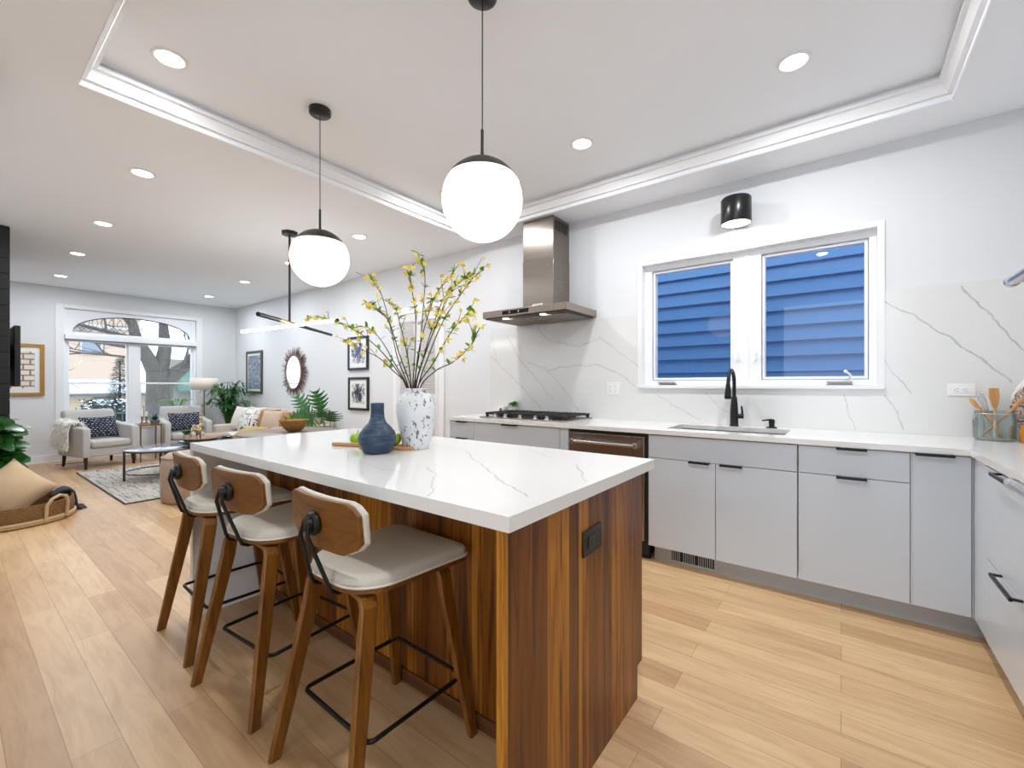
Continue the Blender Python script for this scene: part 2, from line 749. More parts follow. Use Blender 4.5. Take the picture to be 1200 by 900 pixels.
fy0, fy1, fz0, fz1 = 1.19, 2.97, 0.50, 2.45           # street window opening
b = MB()
b.box(FX - .2, FX, -.4, fy0, 0, 3.0)
b.box(FX - .2, FX, fy1, WY, 0, 3.0)
b.box(FX - .2, FX, fy0, fy1, 0, fz0)
b.box(FX - .2, FX, fy0, fy1, fz1, 3.0)
struct(b.build('wall_far', M_WALL))
b = MB()
b.box(-10.08, -3.45, -.4, -.25, 0, 3.0)
b.box(-3.45, -3.22, -2.6, .17, 0, 3.0)
b.box(-3.45, -.9, -2.6, -2.45, 0, CZ)  # unseen rear wall length, added to keep sky light off the left floor
struct(b.build('wall_left', M_WALL))
b = MB()
b.box(1.15, 1.3, -2.5, WY, 0, 3.0)
struct(b.build('wall_right', M_WALL))
# the chimney breast clad in black boards
M_SHIP = plain('black_shiplap', (9, 9, 13), 0.55, var=0.15, scale=5, stretch=(1, 1, 30))
b = MB()
for k in range(18):
    b.box(-8.3, -6.5, -.25, .41, k * .154 + .002, (k + 1) * .154 - .003)
b.box(-8.29, -6.507, -.25, .403, 0, LZ)
struct(b.build('wall_chimney_breast', M_SHIP, bevel=.002, seg=1))

# ceiling: living part, kitchen soffit round the tray, raised tray ----------
tx0, tx1, ty0, ty1 = -3.11, 0.478, 0.43, 3.30
b = MB()
b.box(-10.08, -3.42, -.4, WY + .1, LZ, 3.0)
b.box(-3.42, tx0, -2.6, WY + .1, CZ, 3.0)
b.box(tx1, 1.3, -2.6, WY + .1, CZ, 3.0)
b.box(tx0, tx1, -2.6, ty0, CZ, 3.0)
b.box(tx0, tx1, ty1, WY + .1, CZ, 3.0)
b.box(tx0, tx1, ty0, ty1, TZ, 3.0)
struct(b.build('ceiling', M_CEIL))
# stepped crown moulding round the tray
prof = [(-.004, CZ - .004), (-.004, CZ + .028), (.022, CZ + .028), (.022, CZ + .034), (.040, CZ + .080), (.058, CZ + .084), (.058, CZ + .105), (.030, CZ + .110), (.030, TZ + .004)]
b = MB()
rings = []
for d, z in prof:
    rings.append([b.bm.verts.new(p) for p in ((tx0 + d, ty0 + d, z), (tx1 - d, ty0 + d, z), (tx1 - d, ty1 - d, z), (tx0 + d, ty1 - d, z))])
for a, c in zip(rings[:-1], rings[1:]):
    b.bridge(a, c)
struct(b.build('trim_1', M_TRIM, smooth=20))

# baseboards
def baseboard(name, pts):
    m = MB()
    for (x0, y0, x1, y1, nx, ny) in pts:
        t = .014
        m.box(min(x0, x1, x0 + nx * t, x1 + nx * t), max(x0, x1, x0 + nx * t, x1 + nx * t), min(y0, y1, y0 + ny * t, y1 + ny * t), max(y0, y1, y0 + ny * t, y1 + ny * t), 0, .125)
        t = .020
        m.box(min(x0, x1, x0 + nx * t, x1 + nx * t), max(x0, x1, x0 + nx * t, x1 + nx * t), min(y0, y1, y0 + ny * t, y1 + ny * t), max(y0, y1, y0 + ny * t, y1 + ny * t), 0, .02)
    return struct(m.build(name, M_TRIM, bevel=.004))


baseboard('baseboard_far', [(FX, -.25, FX, WY, 1, 0)])
baseboard('baseboard_back', [(FX + .02, WY, -4.74, WY, 0, -1), (-3.80, WY, -3.03, WY, 0, -1)])
baseboard('baseboard_left', [(FX + .02, -.25, -8.31, -.25, 0, 1), (-6.49, -.25, -6.31, -.25, 0, 1)])

# backsplash: quartz slab with veins ---------------------------------------
def wl(*px):
    return [at(u, v, y=WY - .008) for u, v in px]


BV = [(wl((1030, 352), (1060, 365), (1088, 380), (1115, 398), (1150, 420), (1185, 447)), .0075, .75), (wl((1128, 335), (1160, 368), (1200, 412)), .008, .8),
      (wl((1030, 410), (1048, 437), (1066, 461)), .006, .6), (wl((1037, 462), (1052, 485), (1060, 504)), .007, .6), (wl((988, 462), (1001, 503)), .005, .5),
      (wl((577, 395), (582, 424)), .010, .35), (wl((575, 418), (605, 446), (634, 478)), .012, .38), (wl((594, 393), (610, 423), (649, 468)), .012, .38),
      (wl((604, 392), (613, 419)), .010, .3), (wl((618, 424), (640, 433), (660, 455), (678, 481)), .012, .4), (wl((640, 435), (658, 430), (702, 428), (725, 438), (747, 454)), .010, .45),
      (wl((630, 385), (644, 399), (678, 406), (702, 397)), .010, .4), (wl((702, 395), (725, 412), (749, 430)), .010, .4), (wl((768, 461), (795, 478), (819, 492)), .008, .4),
      (wl((826, 459), (854, 485)), .007, .35)]
M_SPLASH = quartz('quartz_backsplash', BV, rgb=(224, 224, 222), vein=(138, 136, 136), rough=.14)
sz = 1.825
b = MB()
b.box(-3.065, wx0 - .0, WY - .008, WY + .01, .905, sz)
b.box(wx1 + .0, 1.15, WY - .008, WY + .01, .905, sz)
b.box(wx0, wx1, WY - .008, WY + .01, .905, wz0 - .002)
struct(b.build('wall_backsplash', M_SPLASH, smooth=10))

# ------------------------------------------------------------------ kitchen window
win = thing('window_1', 'white two-panel casement window above the kitchen sink', 'window', (0, WY, 0))
win['kind'] = 'structure'
M_VINYL = plain('white_vinyl', (240, 242, 245), .35, var=.01)
b = MB()     # casing round the opening and the jamb lining
for x0, x1, z0, z1 in ((wx0 - .03, wx0, wz0, wz1 + .03), (wx1, wx1 + .03, wz0, wz1 + .03), (wx0, wx1, wz1, wz1 + .03)):
    b.box(x0, x1, -.012, .0, z0, z1)
b.box(wx0, wx0 + .006, -.012, .16, wz0 + .012, wz1)
b.box(wx1 - .006, wx1, -.012, .16, wz0 + .012, wz1)
b.box(wx0 + .006, wx1 - .006, -.012, .16, wz1 - .006, wz1)
b.build('window_casing', M_TRIM, win)
b = MB()
b.box(wx0 - .03, wx1 + .03, -.035, .16, wz0 - .014, wz0 + .012)
b.build('window_sill', M_TRIM, win, bevel=.004)
FYO = .055    # depth of the frames behind the wall face
b = MB()
zf0, zf1 = wz0 + .0125, wz1 - .0065
b.box(wx0 + .0065, wx0 + .07, FYO, .15, zf0, zf1)
b.box(wx1 - .045, wx1 - .0065, FYO, .15, zf0, zf1)
for x0, x1 in ((wx0 + .07, -.665), (-.475, wx1 - .045)):
    b.box(x0, x1, FYO, .15, wz1 - .05, zf1)
    b.box(x0, x1, FYO, .15, zf0, wz0 + .052)
b.box(-.665, -.582, FYO, .15, zf0, zf1)
b.box(-.558, -.475, FYO, .15, zf0, zf1)
b.box(-.582, -.558, FYO - .012, .15, zf0, zf1)
b.build('window_frame', M_VINYL, win)
for x0, x1 in ((wx0 + .07, -.665), (-.475, wx1 - .045)):
    z0, z1 = wz0 + .052, wz1 - .05
    s = MB()
    f = .022
    s.box(x0 + .004, x0 + f, FYO + .02, .14, z0 + .004, z1 - .004)
    s.box(x1 - f, x1 - .004, FYO + .02, .14, z0 + .004, z1 - .004)
    s.box(x0 + f, x1 - f, FYO + .02, .14, z0 + .004, z0 + f)
    s.box(x0 + f, x1 - f, FYO + .02, .14, z1 - f, z1 - .004)
    so = s.build('sash', M_VINYL, win, bevel=.003)
    g = MB()
    g.box(x0 + f - .002, x1 - f + .002, .10, .106, z0 + f - .002, z1 - f + .002)
    g.build('pane', M_GLASS, so)
M_CRANK = plain('grey_crank', (176, 172, 168), .4, metal=.4)
for x0 in (-1.16, -.01):
    c = MB()
    c.prism([(x0 - .075, wz0 + .014), (x0 + .075, wz0 + .014), (x0 + .06, wz0 + .036), (x0 - .05, wz0 + .036)], FYO - .03, FYO, 'y')
    c.box(x0 - .07, x0 + .07, FYO - .055, FYO - .02, wz0 + .028, wz0 + .04)
    c.build('crank_handle', M_CRANK, win, bevel=.004)
c = MB()
c.tube([(.045, FYO - .02, wz0 + .05), (.05, FYO - .04, wz0 + .08), (.03, FYO - .045, wz0 + .10)], .007, 8)
c.ball((.025, FYO - .045, wz0 + .105), .012, 10, 6)
c.build('crank_knob', M_PLASTIC, win)
for x0 in (-.632, -.51):
    c = MB()
    c.box(x0 - .008, x0 + .008, FYO - .012, FYO, 1.40, 1.47)
    c.tube([(x0, FYO - .012, 1.455), (x0, FYO - .026, 1.45), (x0, FYO - .03, 1.41)], .006, 8)
    c.build('sash_lock', M_PLASTIC, win, bevel=.002)

# ------------------------------------------------------------------ louvred closet door on the long wall
dr = thing('door_1', 'white louvred bifold closet door on the long wall behind the vase', 'door', (0, WY, 0))
dr['kind'] = 'structure'
dx0, dx1, dz1 = -4.65, -3.87, 2.13
b = MB()
for x0, x1, z0, z1 in ((dx0 - .09, dx0, 0, dz1 + .09), (dx1, dx1 + .09, 0, dz1 + .09), (dx0, dx1, dz1, dz1 + .09)):
    b.box(x0, x1, -.022, 0, z0, z1)
b.build('door_casing', M_TRIM, dr, bevel=.004)
M_DOORW = plain('white_door_paint', (226, 226, 226), .5, var=.01)
for k in range(2):
    x0 = dx0 + .004 + k * (dx1 - dx0) / 2
    x1 = x0 + (dx1 - dx0) / 2 - .008
    p = MB()
    for a0, a1, c0, c1 in ((x0, x0 + .055, .012, dz1 - .005), (x1 - .055, x1, .012, dz1 - .005), (x0 + .055, x1 - .055, .012, .16), (x0 + .055, x1 - .055, 1.0, 1.1), (x0 + .055, x1 - .055, dz1 - .10, dz1 - .005)):
        p.box(a0, a1, -.020, .004, c0, c1)
    po = p.build('door_panel', M_DOORW, dr)
    s = MB()
    z = .18
    while z < dz1 - .12:
        if not (.97 < z < 1.11):
            s.obox(((x0 + x1) / 2, -.008, z), (x1 - x0 - .11, .006, .036), rotm(x=R(32)))
        z += .0315
    s.box(x0 + .05, x1 - .05, -.001, .003, .05, dz1 - .05)
    s.build('louvres', M_DOORW, po)

# ------------------------------------------------------------------ street window
w2 = thing('window_2', 'tall white street window with two double-hung sashes under an arched leaded transom', 'window', (FX, 0, 0))
w2['kind'] = 'structure'
b = MB()
for y0, y1, z0, z1 in ((fy0 - .10, fy0, fz0 - .10, fz1 + .06), (fy1, fy1 + .10, fz0 - .10, fz1 + .06), (fy0, fy1, fz1, fz1 + .06)):
    b.box(0, .014, y0, y1, z0, z1)
b.box(0, .03, fy0 - .1, fy1 + .1, fz0 - .03, fz0)
b.build('window_casing', M_TRIM, w2, bevel=.004)
# arched transom panel
tz0 = 2.03
ay0, ay1, az0, az1 = fy0 + .10, fy1 - .09, tz0 + .05, 2.39
N = 28
b = MB()
cy = (ay0 + ay1) / 2
arch = []
for i in range(N + 1):
    a = PI - PI * i / N
    arch.append((cy + (ay1 - ay0) / 2 * math.cos(a), az0 + (az1 - az0) * math.sin(a) ** .9))
outer = []
for (yy, zz) in arch:
    outer.append((min(max(fy0 + (yy - ay0) / (ay1 - ay0) * (fy1 - fy0), fy0), fy1), fz1))
for xx, nm in ((-.04, 'f'), (-.10, 'b')):
    pass
fa = [[b.bm.verts.new((xx, p[0], p[1])) for p in arch] for xx in (-.04, -.10)]
fo = [[b.bm.verts.new((xx, p[0], p[1])) for p in outer] for xx in (-.04, -.10)]
b.bridge(fa[0], fo[0], False)
b.bridge(fa[1], fo[1], False)
b.bridge(fa[0], fa[1], False)
b.box(-.10, -.04, fy0, ay0, tz0, az0)
for xx in (-.04, -.10):
    b.bm.faces.new([b.bm.verts.new((xx, fy0, az0)), b.bm.verts.new((xx, fy0, fz1)), b.bm.verts.new((xx, ay0, az0))])
    b.bm.faces.new([b.bm.verts.new((xx, fy1, az0)), b.bm.verts.new((xx, fy1, fz1)), b.bm.verts.new((xx, ay1, az0))])
b.box(-.10, -.04, ay1, fy1, tz0, az0)
b.box(-.10, -.04, ay0, ay1, tz0, az0)
tr_o = b.build('transom_panel', M_VINYL, w2, smooth=25)
g = MB()
vs = [g.bm.verts.new((-.075, p[0], p[1])) for p in arch]
g.bm.faces.new(vs)
g.build('transom_glass', M_GLASS, tr_o, solid=.004)
M_LEAD = plain('lead_came', (62, 62, 66), .5, metal=.3)
g = MB()
g.tube([(-.068, p[0], p[1] - .006) for p in arch], .008, 6)


def inarch(y, z):
    t = abs(y - cy) / ((ay1 - ay0) / 2)
    return t < 1 and z < az0 + (az1 - az0) * max(0, 1 - t * t) ** .45 and z > az0


for k in range(-9, 10):
    for sgn in (1, -1):
        pts = []
        for q in range(22):
            z = az0 + (az1 - az0) * q / 21
            y = cy + k * .105 + sgn * .14 * math.sin(q / 21 * PI * .9)
            if inarch(y, z):
                pts.append((-.068, y, z))
        if len(pts) > 2:
            g.tube(pts, .0042, 5)
g.build('lead_pattern', M_LEAD, tr_o)
# roller shade cassette just under the transom
b = MB()
b.box(-.035, .055, fy0 + .004, fy1 - .004, 1.955, 2.035)
b.build('shade_cassette', M_VINYL, w2, bevel=.01, seg=3)
b = MB()
b.box(-.02, .03, fy0 + .006, fy1 - .006, 1.936, 1.955)
b.build('shade_hem', plain('shade_hem_grey', (150, 150, 152), .6), w2)
ym = 2.055
for y0, y1 in ((fy0, ym - .035), (ym + .035, fy1)):
    f = MB()
    f.box(-.14, -.03, y0, y0 + .035, fz0, tz0)
    f.box(-.14, -.03, y1 - .035, y1, fz0, tz0)
    f.box(-.14, -.03, y0 + .035, y1 - .035, fz0, fz0 + .05)
    f.box(-.14, -.03, y0 + .035, y1 - .035, 1.955, tz0)
    f.build('window_frame', M_VINYL, w2)
    for z0, z1, xx in ((fz0 + .05, 1.262, -.075), (1.235, 1.955, -.11)):
        s = MB()
        k = .03
        s.box(xx, xx + .035, y0 + .035, y0 + .035 + k, z0, z1)
        s.box(xx, xx + .035, y1 - .035 - k, y1 - .035, z0, z1)
        s.box(xx, xx + .035, y0 + .035 + k, y1 - .035 - k, z0, z0 + .028)
        s.box(xx, xx + .035, y0 + .035 + k, y1 - .035 - k, z1 - .028, z1)
        so = s.build('sash', M_VINYL, w2, bevel=.002)
        g = MB()
        g.box(xx + .014, xx + .02, y0 + .063, y1 - .063, z0 + .026, z1 - .026)
        g.build('pane', M_GLASS, so)
f = MB()
f.box(-.14, -.025, ym - .035, ym + .035, fz0, tz0)
f.build('window_mullion', M_VINYL, w2, bevel=.004)

# ================================================================== OUTSIDE
# neighbour's blue lap-sided wall across the gangway
M_SIDING = NT('blue_siding')
_v = M_SIDING.obj((2, 1, 60), True)
_f = M_SIDING.noise(_v, 3, 3)
M_SIDING.color(M_SIDING.mix(_f, lin((66, 110, 158)), lin((84, 132, 180))))
M_SIDING.b.inputs['Roughness'].default_value = .55
M_SIDING = M_SIDING.m
nb = thing('neighbour_house', 'blue lap-sided house wall seen through the kitchen window', 'house', (0, 4.95, -1.0))
b = MB()
ex = .147
for k in range(40):
    z0 = k * ex
    b.prism([(0, z0 + ex + .014), (-.004, z0 + ex + .014), (-.040, z0), (0, z0)], -4.0, 4.0, 'x')
b.build('lap_siding', M_SIDING, nb, smooth=15)
b = MB()
b.box(-4, 4, 0, .3, 0, 40 * ex)
b.build('house_wall', plain('house_sheathing', (90, 110, 150), .8), nb)

b = MB()
b.box(-60, FX - .25, -25, 30, -.9, -.75)
b.box(-9.5, 4, 3.82, 6, -1.1, -1.0)
struct(b.build('ground', plain('snowy_ground', (228, 232, 238), .85, var=.08, scale=.6, bump=.3, bscale=6)))

# old bare tree
M_BARK = plain('grey_bark', (84, 78, 72), .9, var=.35, scale=6, bump=.8, bscale=22, stretch=(3, 3, 1))
tree = thing('bare_tree', 'large old bare tree with thick forked trunk outside the street window', 'tree', (-19.5, 4.78, -.78))
rnd = random.Random(5)
b = MB()
b.tube([(0, 0, -.05), (.02, .02, .5), (-.05, -.02, 1.3), (-.05, .0, 2.0), (.0, -.08, 2.5)], [.62, .46, .40, .40, .34], 14)
b.tube([(.0, .05, 1.9), (.05, .35, 2.35), (.0, .8, 2.75), (.1, 1.25, 3.0), (.1, 1.7, 3.6)], [.30, .25, .2, .17, .12], 10)
b.tube([(-.02, -.05, 2.2), (.05, -.35, 2.9), (.1, -.7, 3.6), (.1, -.9, 4.6)], [.28, .22, .17, .1], 10)
b.tube([(.0, -.02, 2.4), (-.1, .15, 3.3), (-.1, .1, 4.4)], [.26, .2, .12], 10)
b.tube([(.05, .75, 2.7), (.2, .95, 3.2), (.2, .8, 3.9)], [.15, .12, .07], 8)
b.build('trunk', M_BARK, tree)
b = MB()


def twig(p, d, L, r, depth):
    pts = [Vector(p)]
    q = Vector(p)
    dd = Vector(d)
    for i in range(4):
        dd = (dd + Vector((rnd.uniform(-.25, .25), rnd.uniform(-.3, .3), rnd.uniform(-.16, .22)))).normalized()
        q = q + dd * (L / 4)
        pts.append(q.copy())
    b.tube(pts, [r, r * .85, r * .7, r * .55, r * .35], 5)
    if depth > 0:
        for i in range(3):
            k = rnd.randint(1, 4)
            nd = (dd + Vector((rnd.uniform(-.6, .6), rnd.uniform(-1, 1), rnd.uniform(-.5, .7)))).normalized()
            twig(pts[k], nd, L * rnd.uniform(.5, .75), r * .55, depth - 1)


for p, d, L, r in (((.1, 1.5, 3.3), (0, .3, .8), 2.2, .1), ((.1, -.8, 4.0), (0, -.5, .6), 2.6, .09), ((0, .1, 4.2), (0, .2, .9), 2.2, .1), ((.1, .9, 2.9), (.1, .9, .2), 1.8, .06),
                   ((.1, -.5, 3.2), (.2, -1, .05), 2.8, .075), ((.1, -.4, 2.9), (.3, -1, -.1), 2.2, .05), ((-.1, -.7, 3.6), (0, -1, .25), 3.0, .08), ((0, .3, 2.4), (.4, .6, .2), 1.6, .05), ((.2, .6, 2.6), (.3, -.1, 1), 1.6, .05)):
    twig(p, d, L, r, 3)
b.build('branches', M_BARK, tree)

# shrub in front of the tree
M_TWIG = plain('frosted_twigs', (112, 106, 98), .9, var=.3)
sh = thing('bare_shrub', 'tangled bare winter shrub at the foot of the big tree', 'shrub', (-14.6, 4.75, -.76))
b = MB()
for i in range(300):
    a = rnd.uniform(0, 2 * PI)
    q = Vector((rnd.uniform(-.25, .25), rnd.uniform(-.9, .9), 0))
    d = Vector((math.cos(a) * .5, math.sin(a) * .9, 1.2)).normalized()
    L = rnd.uniform(.9, 1.7)
    k = Vector((rnd.uniform(-.2, .2), rnd.uniform(-.35, .35), 0))
    b.tube([q, q + d * L * .5 + k * .3, q + d * L + k], [.012, .008, .004], 4)
b.build('twigs', M_TWIG, sh)

# evergreen hedge
M_HEDGE = plain('dark_evergreen', (40, 52, 50), .9, var=.5, scale=14)
hg = thing('evergreen_hedge', 'dark green clipped hedge dusted with snow beyond the left sash', 'hedge', (-16.5, 2.88, -.76))
b = MB()
for i in range(1500):
    p = Vector((rnd.uniform(-.35, .35), rnd.uniform(-.56, .56), rnd.uniform(.0, 1.5)))
    d = Vector((rnd.uniform(-1, 1), rnd.uniform(-1, 1), rnd.uniform(-.2, 1)))
    b.leaf(p, d, (0, 0, 1), rnd.uniform(.12, .24), .06, n=2)
b.box(-.3, .3, -.52, .52, 0, 1.4)
b.build('foliage', M_HEDGE, hg)
b = MB()
for i in range(260):
    p = Vector((rnd.uniform(-.1, .42), rnd.uniform(-.56, .56), rnd.uniform(.3, 1.6)))
    b.ball(p, (rnd.uniform(.02, .05), rnd.uniform(.02, .06), .015), 6, 4)
o = b.build('snow_dusting', plain('snow', (236, 240, 246), .8), hg)
o['kind'] = 'stuff'
o['label'] = 'patches of snow'
# young evergreen by the hedge
sp = thing('young_conifer', 'thin grey-green conifer standing left of the big trunk', 'tree', (-21.5, 4.05, -.76))
b = MB()
for i in range(1300):
    h = rnd.uniform(.2, 3.0)
    rr = (3.2 - h) * .26 * rnd.uniform(.3, 1)
    a = rnd.uniform(0, 2 * PI)
    b.leaf((rr * .4 * math.cos(a), rr * .4 * math.sin(a), h), (math.cos(a), math.sin(a), .15), (0, 0, 1), rr * .9 + .1, .07, n=2)
b.build('foliage', plain('grey_conifer', (96, 100, 86), .9, var=.4, scale=9), sp)
b = MB()
b.cyl((0, 0, 0), (0, 0, 2.9), .06, .02, 8)
b.build('trunk', M_BARK, sp)

# low house across the street with snowy roof
ph = thing('street_house', 'cream house with snow-covered roof across the street, behind the fence', 'house', (-27.5, 4.6, -.76))
b = MB()
b.box(-3, 0, -3.2, 3.2, 0, 1.56)
b.build('house_walls', plain('cream_stucco', (176, 158, 132), .85, var=.05), ph)
b = MB()
b.prism([(-3.4, 1.56), (.4, 1.56), (.4, 1.66), (-1.5, 2.25), (-3.4, 1.66)], -3.5, 3.5, 'y')
b.build('roof', plain('snowy_roof', (190, 194, 202), .8, var=.03), ph)
b = MB()
b.box(.3, .42, -3.5, 3.5, 1.46, 1.58)
b.build('eave', plain('eave_grey', (92, 92, 96), .7), ph)
for y0 in (.05, 2.6):
    b = MB()
    b.box(0, .06, y0 - .38, y0 + .38, .90, 1.40)
    f = b.build('house_window', plain('house_window_frame', (96, 100, 100), .5), ph)
    g = MB()
    g.box(.05, .07, y0 - .30, y0 + .30, .97, 1.33)
    g.build('pane', plain('house_window_glass', (150, 158, 164), .1), f)
# taller brick flat block behind
tb = thing('brick_building', 'tall peach brick apartment block behind the snowy roof', 'building', (-44, 5.5, -.76))
b = MB()
b.box(-4, 0, -8, 4, 0, 9.5)
M_BRK = NT('peach_brick')
_br = M_BRK.n('TexBrick')
_br.inputs['Color1'].default_value = lin((184, 138, 108))
_br.inputs['Color2'].default_value = lin((166, 120, 92))
_br.inputs['Mortar'].default_value = lin((180, 158, 140))
_br.inputs['Scale'].default_value = 2.2
M_BRK.l(M_BRK.obj((1, 1, 1), rot=(R(90), 0, R(90))), _br.inputs['Vector'])
M_BRK.color(_br.outputs['Color'])
M_BRK.b.inputs['Roughness'].default_value = .9
b.build('building_wall', M_BRK.m, tb)
for z0 in (4.2, 7.0):
    for y0 in (-6, -3.6, -1.2, 1.2):
        b = MB()
        b.box(0, .1, y0 - .6, y0 + .6, z0, z0 + 1.5)
        f = b.build('house_window', plain('block_window_frame', (176, 172, 168), .5), tb)
        g = MB()
        g.box(.08, .12, y0 - .5, y0 + .5, z0 + .1, z0 + 1.4)
        g.build('pane', plain('block_window_glass', (120, 130, 140), .1), f)
b = MB()
b.box(-4.2, .25, -8.2, 4.2, 9.5, 9.8)
b.box(-.2, .2, -8.1, 4.1, 6.2, 6.45)
b.build('cornice', plain('pale_cornice', (180, 176, 172), .7), tb)
# green awning far right
aw = thing('green_awning', 'pale green shopfront awning across the street, right of the tree trunk', 'awning', (-26.5, 8.35, .9))
b = MB()
b.prism([(0, 0), (1.0, 0), (1.0, .28), (0, 1.1)], -1.2, 1.2, 'y')
b.build('awning_cover', plain('awning_green', (84, 112, 100), .7), aw)
b = MB()
b.box(-.3, 0, -1.4, 1.4, -1.66, 1.6)
b.build('shop_wall', plain('shop_wall', (126, 120, 112), .8), aw)
# iron fence
fe = thing('iron_fence', 'thin black iron picket fence beyond the left armchair window', 'fence', (-13.5, 0, -.76))
b = MB()
for k in range(22):
    y = .9 + k * .13
    b.cyl((0, y, 0), (0, y, 1.42), .010, None, 6)
    b.lathe([(.018, 1.42), (.001, 1.5)], (0, y, 0), 6)
for z in (.15, 1.3):
    b.box(-.015, .015, .88, 3.65, z, z + .03)
b.build('pickets', plain('fence_iron', (70, 70, 72), .6), fe)

# ================================================================== KITCHEN RUNS
CT = .914


def pull(m, xc, z, L=.13, y=-.02):
    """black U-shaped edge pull on the top edge of a front"""
    m.box(xc - L / 2, xc - L / 2 + .012, y - .030, y + .012, z - .004, z + .004)
    m.box(xc + L / 2 - .012, xc + L / 2, y - .030, y + .012, z - .004, z + .004)
    m.box(xc - L / 2, xc + L / 2, y - .034, y - .024, z - .008, z + .005)


def cabinet(label, w, fronts, loc, rz=0.0, depth=.6, body=.882, group='base cabinets of the kitchen run'):
    """fronts: (x0, x1, z0, z1, 'door'|'drawer'|'panel', pull centre or None, pull length)"""
    t = thing('base_cabinet', label, 'cabinet', loc, rz, group)
    b = MB()
    b.box(.001, w - .001, 0, depth, .112, body)
    for x0 in (.0005, w - .0055):
        b.box(x0, x0 + .005, -.016, 0, .114, .88)
    b.build('cabinet_body', M_CABSIDE, t)
    for x0, x1, z0, z1, kind, pc, pl in fronts:
        f = MB()
        f.box(x0, x1, -.02, -.001, z0, z1)
        fo = f.build({'door': 'door', 'drawer': 'drawer', 'panel': 'false_front'}[kind], M_CAB, t, bevel=.0015, seg=2)
        if pc is not None:
            h = MB()
            pull(h, pc, z1 + .001, pl)
            h.build('handle', M_BLACK, fo, bevel=.001, seg=1)
    return t


FY = 2.975
g = .003
cabinet('narrow white drawer cabinet at the far left end of the counter', .313, [
    (.012, .311, .725, .876, 'drawer', .17, .12), (.012, .311, .545, .72, 'drawer', .17, .12), (.012, .311, .335, .54, 'drawer', .17, .12), (.012, .311, .114, .33, 'drawer', .17, .12)], (-2.995, FY, 0))
cabinet('wide white drawer cabinet under the gas cooktop', .91, [
    (.002, .908, .62, .876, 'drawer', .42, .16), (.002, .908, .37, .615, 'drawer', .42, .16), (.002, .908, .114, .365, 'drawer', .42, .16)], (-2.682, FY, 0))
cabinet('white sink cabinet with false front over two doors, beside the dishwasher', .862, [
    (.003, .859, .723, .876, 'panel', None, 0), (.003, .428, .114, .719, 'door', .335, .125), (.432, .859, .114, .719, 'door', .52, .125)], (-1.061, FY, 0), body=.69)
cabinet('white two-drawer cabinet right of the sink cabinet', .472, [
    (.005, .469, .725, .876, 'drawer', .238, .13), (.005, .469, .114, .721, 'drawer', .238, .13)], (-.194, FY, 0))
cabinet('white single-door cabinet in the inner corner of the run', .222, [
    (.006, .213, .114, .876, 'door', .085, .14)], (.280, FY, 0))
cabinet('white deep-drawer cabinet on the short right-hand run', .59, [
    (.003, .587, .475, .868, 'drawer', .36, .26), (.003, .587, .114, .470, 'drawer', .36, .26)], (.52, 2.745, 0), R(-90))
# filler panels
b = MB()
b.box(-1.768, -1.692, 2.957, 3.3, .114, .880)
tag(b.build('filler_panel', M_CAB, bevel=.0015), 'narrow white filler panel between the drawer cabinet and the dishwasher', 'cabinet panel')
b = MB()
b.box(.502, .545, 2.750, 2.952, .114, .880)
tag(b.build('filler_panel', M_CAB, bevel=.0015), 'narrow white filler panel turning the inner corner to the right-hand run', 'cabinet panel')
# toe kick
b = MB()
b.box(-2.99, -1.70, 3.035, 3.05, 0, .112)
b.box(-1.045, .575, 3.035, 3.05, 0, .112)
b.box(.575, .59, 2.15, 3.05, 0, .112)
struct(b.build('trim_2', M_TOE))
# register grille in the toe kick
t = thing('toe_kick_register', 'white slotted heating register in the toe kick below the sink cabinet', 'vent', (-.79, 3.035, .055))
b = MB()
x0, x1 = -.165, .165
b.box(x0, x1, -.006, 0, -.048, -.034)
b.box(x0, x1, -.006, 0, .034, .048)
b.box(x0, x0 + .03, -.006, 0, -.034, .034)
b.box(x1 - .03, x1, -.006, 0, -.034, .034)
b.build('frame', M_TOE, t, bevel=.0015, seg=1)
b = MB()
b.box(x0 + .03, x1 - .03, -.0015, -.0005, -.034, .034)
b.build('backing', M_DARKGAP, t)
b = MB()
for k in range(19):
    if k in (4, 11):
        continue
    xx = x0 + .038 + k * .0137
    b.box(xx, xx + .0045, -.006, -.0015, -.034, .034)
b.build('slats', M_TOE, t)

# worktop (one continuous slab with the sink cut-out)
sx0, sx1, sy0, sy1 = -.985, -.272, 3.105, 3.495
top = MB()
fy = 2.935
top.box(-3.03, sx0, fy, WY - .009, .884, CT)
top.box(sx0, sx1, fy, sy0, .884, CT)
top.box(sx0, sx1, sy1, WY - .009, .884, CT)
top.box(sx1, .486, fy, WY - .009, .884, CT)
top.box(.486, 1.145, 2.146, WY - .009, .884, CT)
M_TOP = quartz('quartz_worktop', [([(.0, 3.2, 0), (.3, 3.4, 0)], .006, .3), ([(-2.2, 3.0, 0), (-1.9, 3.3, 0)], .006, .3)], rgb=(232, 231, 228), flat='z', rough=.12)
wt = top.build('kitchen_worktop', M_TOP, smooth=10)
tag(wt, 'long white quartz worktop along the window wall with an undermount sink cut-out', 'worktop')

